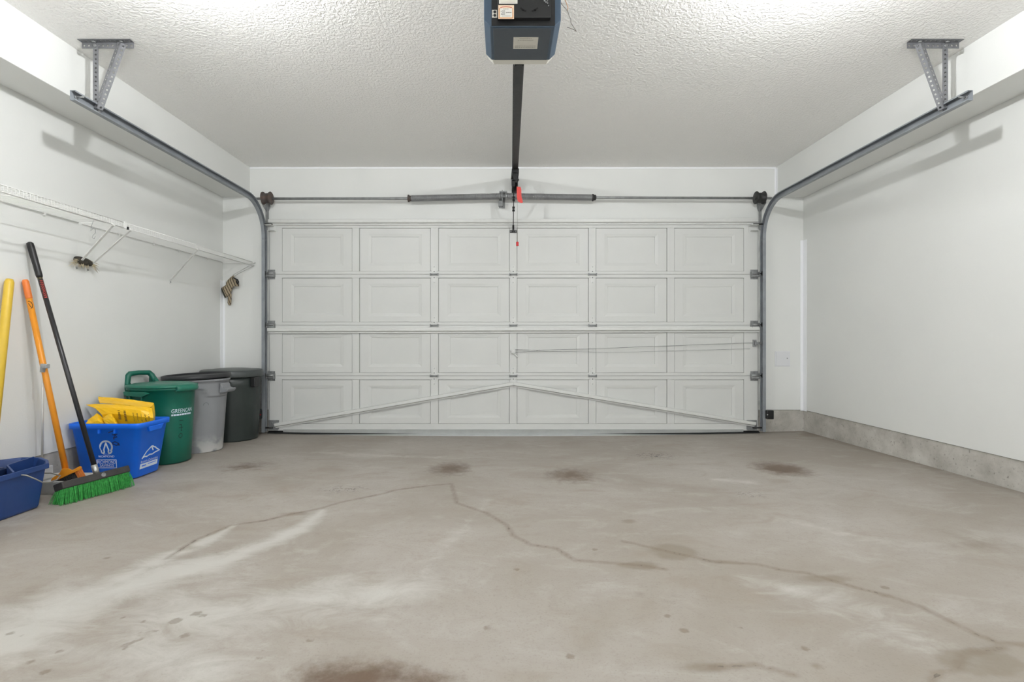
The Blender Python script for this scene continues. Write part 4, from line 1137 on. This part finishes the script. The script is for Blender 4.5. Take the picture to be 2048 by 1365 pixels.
fr_rows = [[q(172,810.5,3.40), q(200,808.5,3.40), q(240,810.5,3.40), q(275,813.5,3.40), q(302,817,3.42), q(307.5,807,3.50)],
           [q(190,817,3.37), q(212,816,3.37), q(245,818,3.37), q(278,821,3.37), q(304,825,3.40), q(309,820,3.48)],
           [q(204,829.5,3.36), q(222,827,3.36), q(250,830,3.36), q(280,834,3.36), q(306,836,3.38), q(310,832,3.46)],
           [q(212,846,3.38), q(228,848,3.38), q(252,850,3.38), q(280,850,3.38), q(304,848,3.40), q(309,846,3.47)],
           [q(216,875,3.40), q(230,876,3.40), q(254,876,3.40), q(280,875,3.40), q(302,872,3.41), q(306,868,3.47)]]
bag(crumple(fr_rows, 16, 8, .0014, .004, 5), t, 'front_panel', M_bag)
bag(crumple([[q(176,811,3.405), q(200,809,3.41)], [q(196,819,3.42), q(222,822,3.43)], [q(207,834,3.40), q(226,836,3.42)]], 5, 4, .001, .003, 8), t, 'dark_gap_sheet', M_bagdark)  # dark brown sheet standing in the gap between the folds
pm = MB()
fm = lambda a, b_: q(a, b_, 3.349)
for cx_, ya, yb_, wd in ((237, 821, 840, 5.5), (249, 822, 842, 5.5), (266, 826, 842, 2.6), (274, 827, 843, 2.8), (282, 828, 843, 2.4), (290, 830, 842, 3.4), (297, 829, 840, 3.0)):
    yy = ya
    while yy < yb_:
        hgt = random.uniform(.9, 1.9); x0_ = cx_ - wd/2 + random.uniform(0, 1); x1_ = cx_ + wd/2 - random.uniform(0, 1.2); yo = (yy-ya)*.18
        pm.add([fm(x0_+yo, yy), fm(x1_+yo, yy+.4), fm(x1_+yo, yy+hgt+.4), fm(x0_+yo, yy+hgt)], [(0,1,2,3)])
        yy += hgt + random.uniform(.5, 1.0)
        if random.random() < .12: yy += 2
pm.build('bag_print', M_bagp, t, kind='stuff')
pm = MB().add([q(197.5,793.6,3.498), q(206,794.6,3.498), q(206,795.8,3.496), q(198,794.6,3.496)], [(0,1,2,3)]).build('bag_tear', M_bagdark, t)
t2 = empty('crumpled_bag', (-2.65, 3.38, fz+.03), 'small crumpled yellow bag at the left end of the blue box', 'plastic bag')
bag(crumple([[q(176,841,3.33), q(186,834,3.34), q(194,828,3.36), q(203,832,3.37), q(208,842,3.36)], [q(172,850,3.31), q(184,846,3.31), q(196,843,3.31), q(206,846,3.32), q(211,853,3.33)], [q(172,872,3.32), q(184,872,3.31), q(196,872,3.31), q(206,872,3.32), q(212,872,3.33)]], 10, 6, .002, .004, 11), t2, 'bag_sheet', M_bag)
t3 = empty('rolled_bag', (-2.58, 3.36, fz+.03), 'small rolled yellow bag in the blue box under the large bag', 'plastic bag')
bag(crumple([[q(206,837,3.33), q(213,832,3.335), q(221,827.5,3.34), q(226,832,3.35)], [q(208,842,3.315), q(216,839,3.31), q(226,837,3.31), q(232,842,3.33)], [q(212,850,3.31), q(222,850,3.305), q(232,850,3.31), q(238,852,3.33)], [q(214,872,3.32), q(222,872,3.31), q(232,872,3.31), q(238,872,3.33)]], 8, 7, .0016, .004, 13), t3, 'bag_sheet', M_bag)

# ------------------------------------------------------------------ green bin
M_grn = mat('green_bin_plastic', srgb(16, 100, 82), .38, var=.12, vscale=6)
M_grnL = mat('green_lid_plastic', srgb(30, 110, 90), .36, var=.10, vscale=8)
gx, gy, rot = -2.535, 3.806, math.radians(-14); gz = zf(gx, gy)
t = empty('garbage_bin', (gx, gy, gz), 'green wheeled bin with arched handle behind the blue box', 'garbage bin')
def gl(a, b_, z):
    return Vector((gx + a*math.cos(rot) - b_*math.sin(rot), gy + a*math.sin(rot) + b_*math.cos(rot), gz + z))
def gsurf(th, z, off=0):
    k = .150 + .024*z/.55 + off
    c, s_ = math.cos(th), math.sin(th); n_ = 2.3 if c > 0 else 3.6
    r = (abs(c)**n_ + abs(s_)**n_)**(-1/n_)*k
    return gl(r*c*1.18, r*s_, z)
TH = [2*math.pi*k/56 for k in range(56)]
body = MB().loft([[gsurf(a, 0, -.012) for a in TH], [gsurf(a, .008) for a in TH], [gsurf(a, .20) for a in TH], [gsurf(a, .40) for a in TH], [gsurf(a, .535) for a in TH], [gsurf(a, .538, .010) for a in TH], [gsurf(a, .556, .010) for a in TH]])
body.build('body', M_grn, t)
lid = MB().loft([[gsurf(a, .552, .012) for a in TH], [gsurf(a, .560, .016) for a in TH], [gsurf(a, .572, .014) for a in TH], [gsurf(a, .577, -.012) for a in TH], [gsurf(a, .584, -.026) for a in TH], [gsurf(a, .586, -.06) for a in TH]])
lid.build('lid', M_grnL, t)
# front lip of the lid
lp = MB(); rings = []
for yy in np.linspace(-.09, .09, 9):
    e = 1 - (abs(yy)/.09)**4*.25
    rings.append([gl(.172 + .048*e*math.cos(a) + .012, yy, .548 + .033*e*math.sin(a)) for a in np.linspace(-.9, math.pi*.75, 9)] + [gl(.172 + .034*e*math.cos(a) + .012, yy, .548 + .022*e*math.sin(a)) for a in np.linspace(math.pi*.75, -.9, 9)])
lp.loft(rings).build('lid_grip', M_grnL, t)
# arched pull handle at the back
ah = MB()
ah.tube([gl(-.222, -.088, .48), gl(-.246, -.088, .56), gl(-.246, -.080, .634), gl(-.243, -.066, .650), gl(-.240, .0, .654), gl(-.236, .080, .650), gl(-.226, .098, .628), gl(-.190, .108, .555)], [.014, .020, .021, .020, .018, .020, .021, .018], 10)
ah.prism([(-.19, .535), (-.240, .59), (-.252, .55), (-.228, .445), (-.208, .445)], lambda a, b_: gl(a, -.106, b_), lambda a, b_: gl(a, -.068, b_))
ah.prism([(-.16, .565), (-.222, .635), (-.246, .635), (-.246, .55), (-.205, .535)], lambda a, b_: gl(a, .088, b_), lambda a, b_: gl(a, .120, b_))
ah.build('pull_handle', M_grn, t, bevel=.004)
MB().prism([(-.16, .530), (.03, .530), (.06, .517), (.0, .492), (-.16, .500)], lambda a, b_: gl(a, -.155, b_), lambda a, b_: gl(a, -.188 + (.53-b_)*.1, b_)).build('side_ledge', M_grnL, t, bevel=.004)
for a in (-.115, -.01):
    MB().prism([(a-.006, .50), (a+.006, .50), (a+.005, .22), (a-.005, .22)], lambda u, v: gl(u, -.150-.024*v/.55+.01, v), lambda u, v: gl(u, -.150-.024*v/.55-.006, v)).build('side_rib', M_grn, t, bevel=.002)
for s_ in (-1, 1):
    c = gl(-.155, s_*.155, .055)
    MB().lathe([(.02, -.018), (.055, -.016), (.055, .016), (.02, .018)], c, axis='y', n=20).build('wheel', M_black, t)
tm = MB()
smap = lambda u, v: gsurf(u, v, .0014)
tc0 = -.30
def gm(u, v): return gsurf(tc0 + u/.185, v, .0014)
add_text(tm, 'GREENCAN', .040, gm, .03, .385, width=.170)
tm.build('lettering', M_prw, t)
tm = MB()
x = -.055
while x < .105:
    wl = random.uniform(.008, .022); tm.add([gm(x, .352), gm(x+wl, .352), gm(x+wl, .364), gm(x, .364)], [(0,1,2,3)]); x += wl + .003
tm.build('small_print', M_prw, t)
tm = MB()
gm2 = lambda u, v: gsurf(tc0 + u/.185, v, .0012)
for st_ in ([(.002, .315), (.03, .313)], [(.0, .262), (.032, .262)], [(.004, .284), (.018, .283), (.018, .24), (.024, .24)], [(.0, .205), (.012, .220), (.026, .214), (.028, .196), (.014, .186), (.001, .194), (.0, .205)]):
    tm.ribbon(st_, .0045, gm2)
tm.build('marker_number', mat('black_marker', srgb(16, 36, 32), .5), t)

# ------------------------------------------------------------------ grey can with black lid
def grey_can_mat():
    m = bpy.data.materials.new('grey_can_plastic'); m.use_nodes = True
    nt = m.node_tree; N = nt.nodes; L = nt.links; b = N['Principled BSDF']; b.inputs['Roughness'].default_value = .5
    tc = N.new('ShaderNodeTexCoord'); sp = N.new('ShaderNodeSeparateXYZ'); L.new(tc.outputs['Object'], sp.inputs['Vector'])
    no = N.new('ShaderNodeTexNoise'); no.inputs['Scale'].default_value = 9; no.inputs['Detail'].default_value = 6; L.new(tc.outputs['Object'], no.inputs['Vector'])
    r1 = N.new('ShaderNodeMapRange'); r1.inputs['From Min'].default_value = .16; r1.inputs['From Max'].default_value = .0; L.new(sp.outputs['Z'], r1.inputs['Value'])
    ad = N.new('ShaderNodeMath'); ad.operation = 'MULTIPLY'; L.new(r1.outputs['Result'], ad.inputs[0])
    r2 = N.new('ShaderNodeMapRange'); r2.inputs['From Min'].default_value = .5; r2.inputs['From Max'].default_value = .62; L.new(no.outputs['Fac'], r2.inputs['Value']); L.new(r2.outputs['Result'], ad.inputs[1])
    mx = N.new('ShaderNodeMix'); mx.data_type = 'RGBA'; mx.inputs['A'].default_value = srgb(136, 138, 141); mx.inputs['B'].default_value = srgb(192, 191, 188)
    L.new(ad.outputs[0], mx.inputs['Factor']); L.new(mx.outputs['Result'], b.inputs['Base Color'])
    return m
M_gcan = grey_can_mat()
cx_, cy_ = -2.540, 4.228; cz = zf(cx_, cy_)
t = empty('garbage_can', (cx_, cy_, cz), 'round grey garbage can topped by a loose black lid', 'garbage can')
ths = [2*math.pi*k/72 for k in range(72)]
def smooth(a, b_, x): 
    s_ = min(1, max(0, (x-a)/(b_-a))); return s_*s_*(3-2*s_)
def gc(th, z):
    r = .188 + .037*z/.585
    d = math.degrees(th) % 360
    # the collar hangs lower over four panels
    ph = (d - 300 + 360) % 90
    dip = 1 if 20 < ph < 72 else 0
    dip = smooth(8, 22, ph)*(1 - smooth(70, 84, ph))
    zl = .515 - .065*dip
    r += .009*smooth(zl-.006, zl+.002, z)
    r -= .003*(1-dip)*(1-smooth(.47, .5, z))
    if z > .572: r += .006
    return (cx_ + r*math.cos(th), cy_ + r*math.sin(th), cz + z)
zl_ = [0, .006, .02, .10, .2, .3, .38, .42, .435, .442, .446, .452, .46, .47, .48, .49, .5, .506, .511, .517, .525, .55, .570, .573, .590]
MB().loft([[gc(a, z) for a in ths] for z in zl_]).build('body', M_gcan, t)
for s_, ang in ((1, -6), (1, 145)):
    a = math.radians(ang); o_ = Vector((math.cos(a), math.sin(a), 0)); p_ = Vector((-o_.y, o_.x, 0)); c = Vector((cx_, cy_, cz))
    hg = MB()
    prof = [(r_-.016, z_) for r_, z_ in ((.252, .555), (.266, .548), (.272, .520), (.296, .512), (.318, .514), (.322, .504), (.310, .486), (.286, .478), (.245, .476))]
    hg.loft([[c + o_*r + p_*w_ + Vector((0,0,z)) for r, z in prof] for w_ in (-.055, .055)], True, True, False).build('handle', M_gcan, t, bevel=.006)
lo = MB(); tl = Matrix.Rotation(math.radians(-2.0), 3, 'Y') @ Matrix.Rotation(math.radians(1.2), 3, 'X')
lc = Vector((-2.542, 4.222, cz+.605))
rings = []
for r, z in ((.21, -.012), (.235, -.010), (.246, -.012), (.250, -.006), (.248, .018), (.242, .020), (.237, .006), (.22, .004), (.10, .002)):
    rings.append([lc + tl @ Vector((r*math.cos(a), r*math.sin(a), z)) for a in ths])
lo.loft(rings).build('lid', mat('black_lid', srgb(42, 43, 46), .45, var=.2, vscale=10), t, label='loose black lid')
ar = MB(); an = math.radians(-52)
def gcs(u, v): 
    th = an + u/.23; r = .188 + .037*v/.585 + .0015; return Vector((cx_ + r*math.cos(th), cy_ + r*math.sin(th), cz + v))
ar.ribbon(arc(0, 180, .020, .035, .385, 10), .004, gcs).build('moulded_mark', mat('grey_shade', srgb(104, 106, 110), .5), t)

# ------------------------------------------------------------------ dark lidded can
M_dcan = mat('charcoal_green_plastic', srgb(44, 52, 50), .36, var=.15, vscale=8)
cx2, cy2 = -2.53, 4.745; cz2 = zf(cx2, cy2)
t = empty('garbage_can', (cx2, cy2, cz2), 'dark charcoal garbage can with a domed lid next to the door track', 'garbage can')
th2 = [2*math.pi*k/120 for k in range(120)]
def dc(th, z):
    r = .222 + .020*z/.6 + .0022*math.cos(60*th)*smooth(.03, .08, z)
    return (cx2 + r*math.cos(th), cy2 + r*math.sin(th), cz2 + z)
MB().loft([[dc(a, z) for a in th2] for z in (0, .012, .04, .10, .3, .5, .59)]).build('body', M_dcan, t)
MB().lathe([(.250, .578), (.262, .576), (.264, .585), (.262, .632), (.252, .640), (.235, .636), (.215, .642), (.12, .652), (.02, .655)], (cx2, cy2, cz2), n=64).build('lid', mat('charcoal_lid', srgb(66, 72, 71), .38, var=.12, vscale=8), t)
MB().box(cx2+.222, cx2+.268, cy2-.11, cy2-.02, cz2+.485, cz2+.575).build('side_grip', M_black, t, bevel=.008)
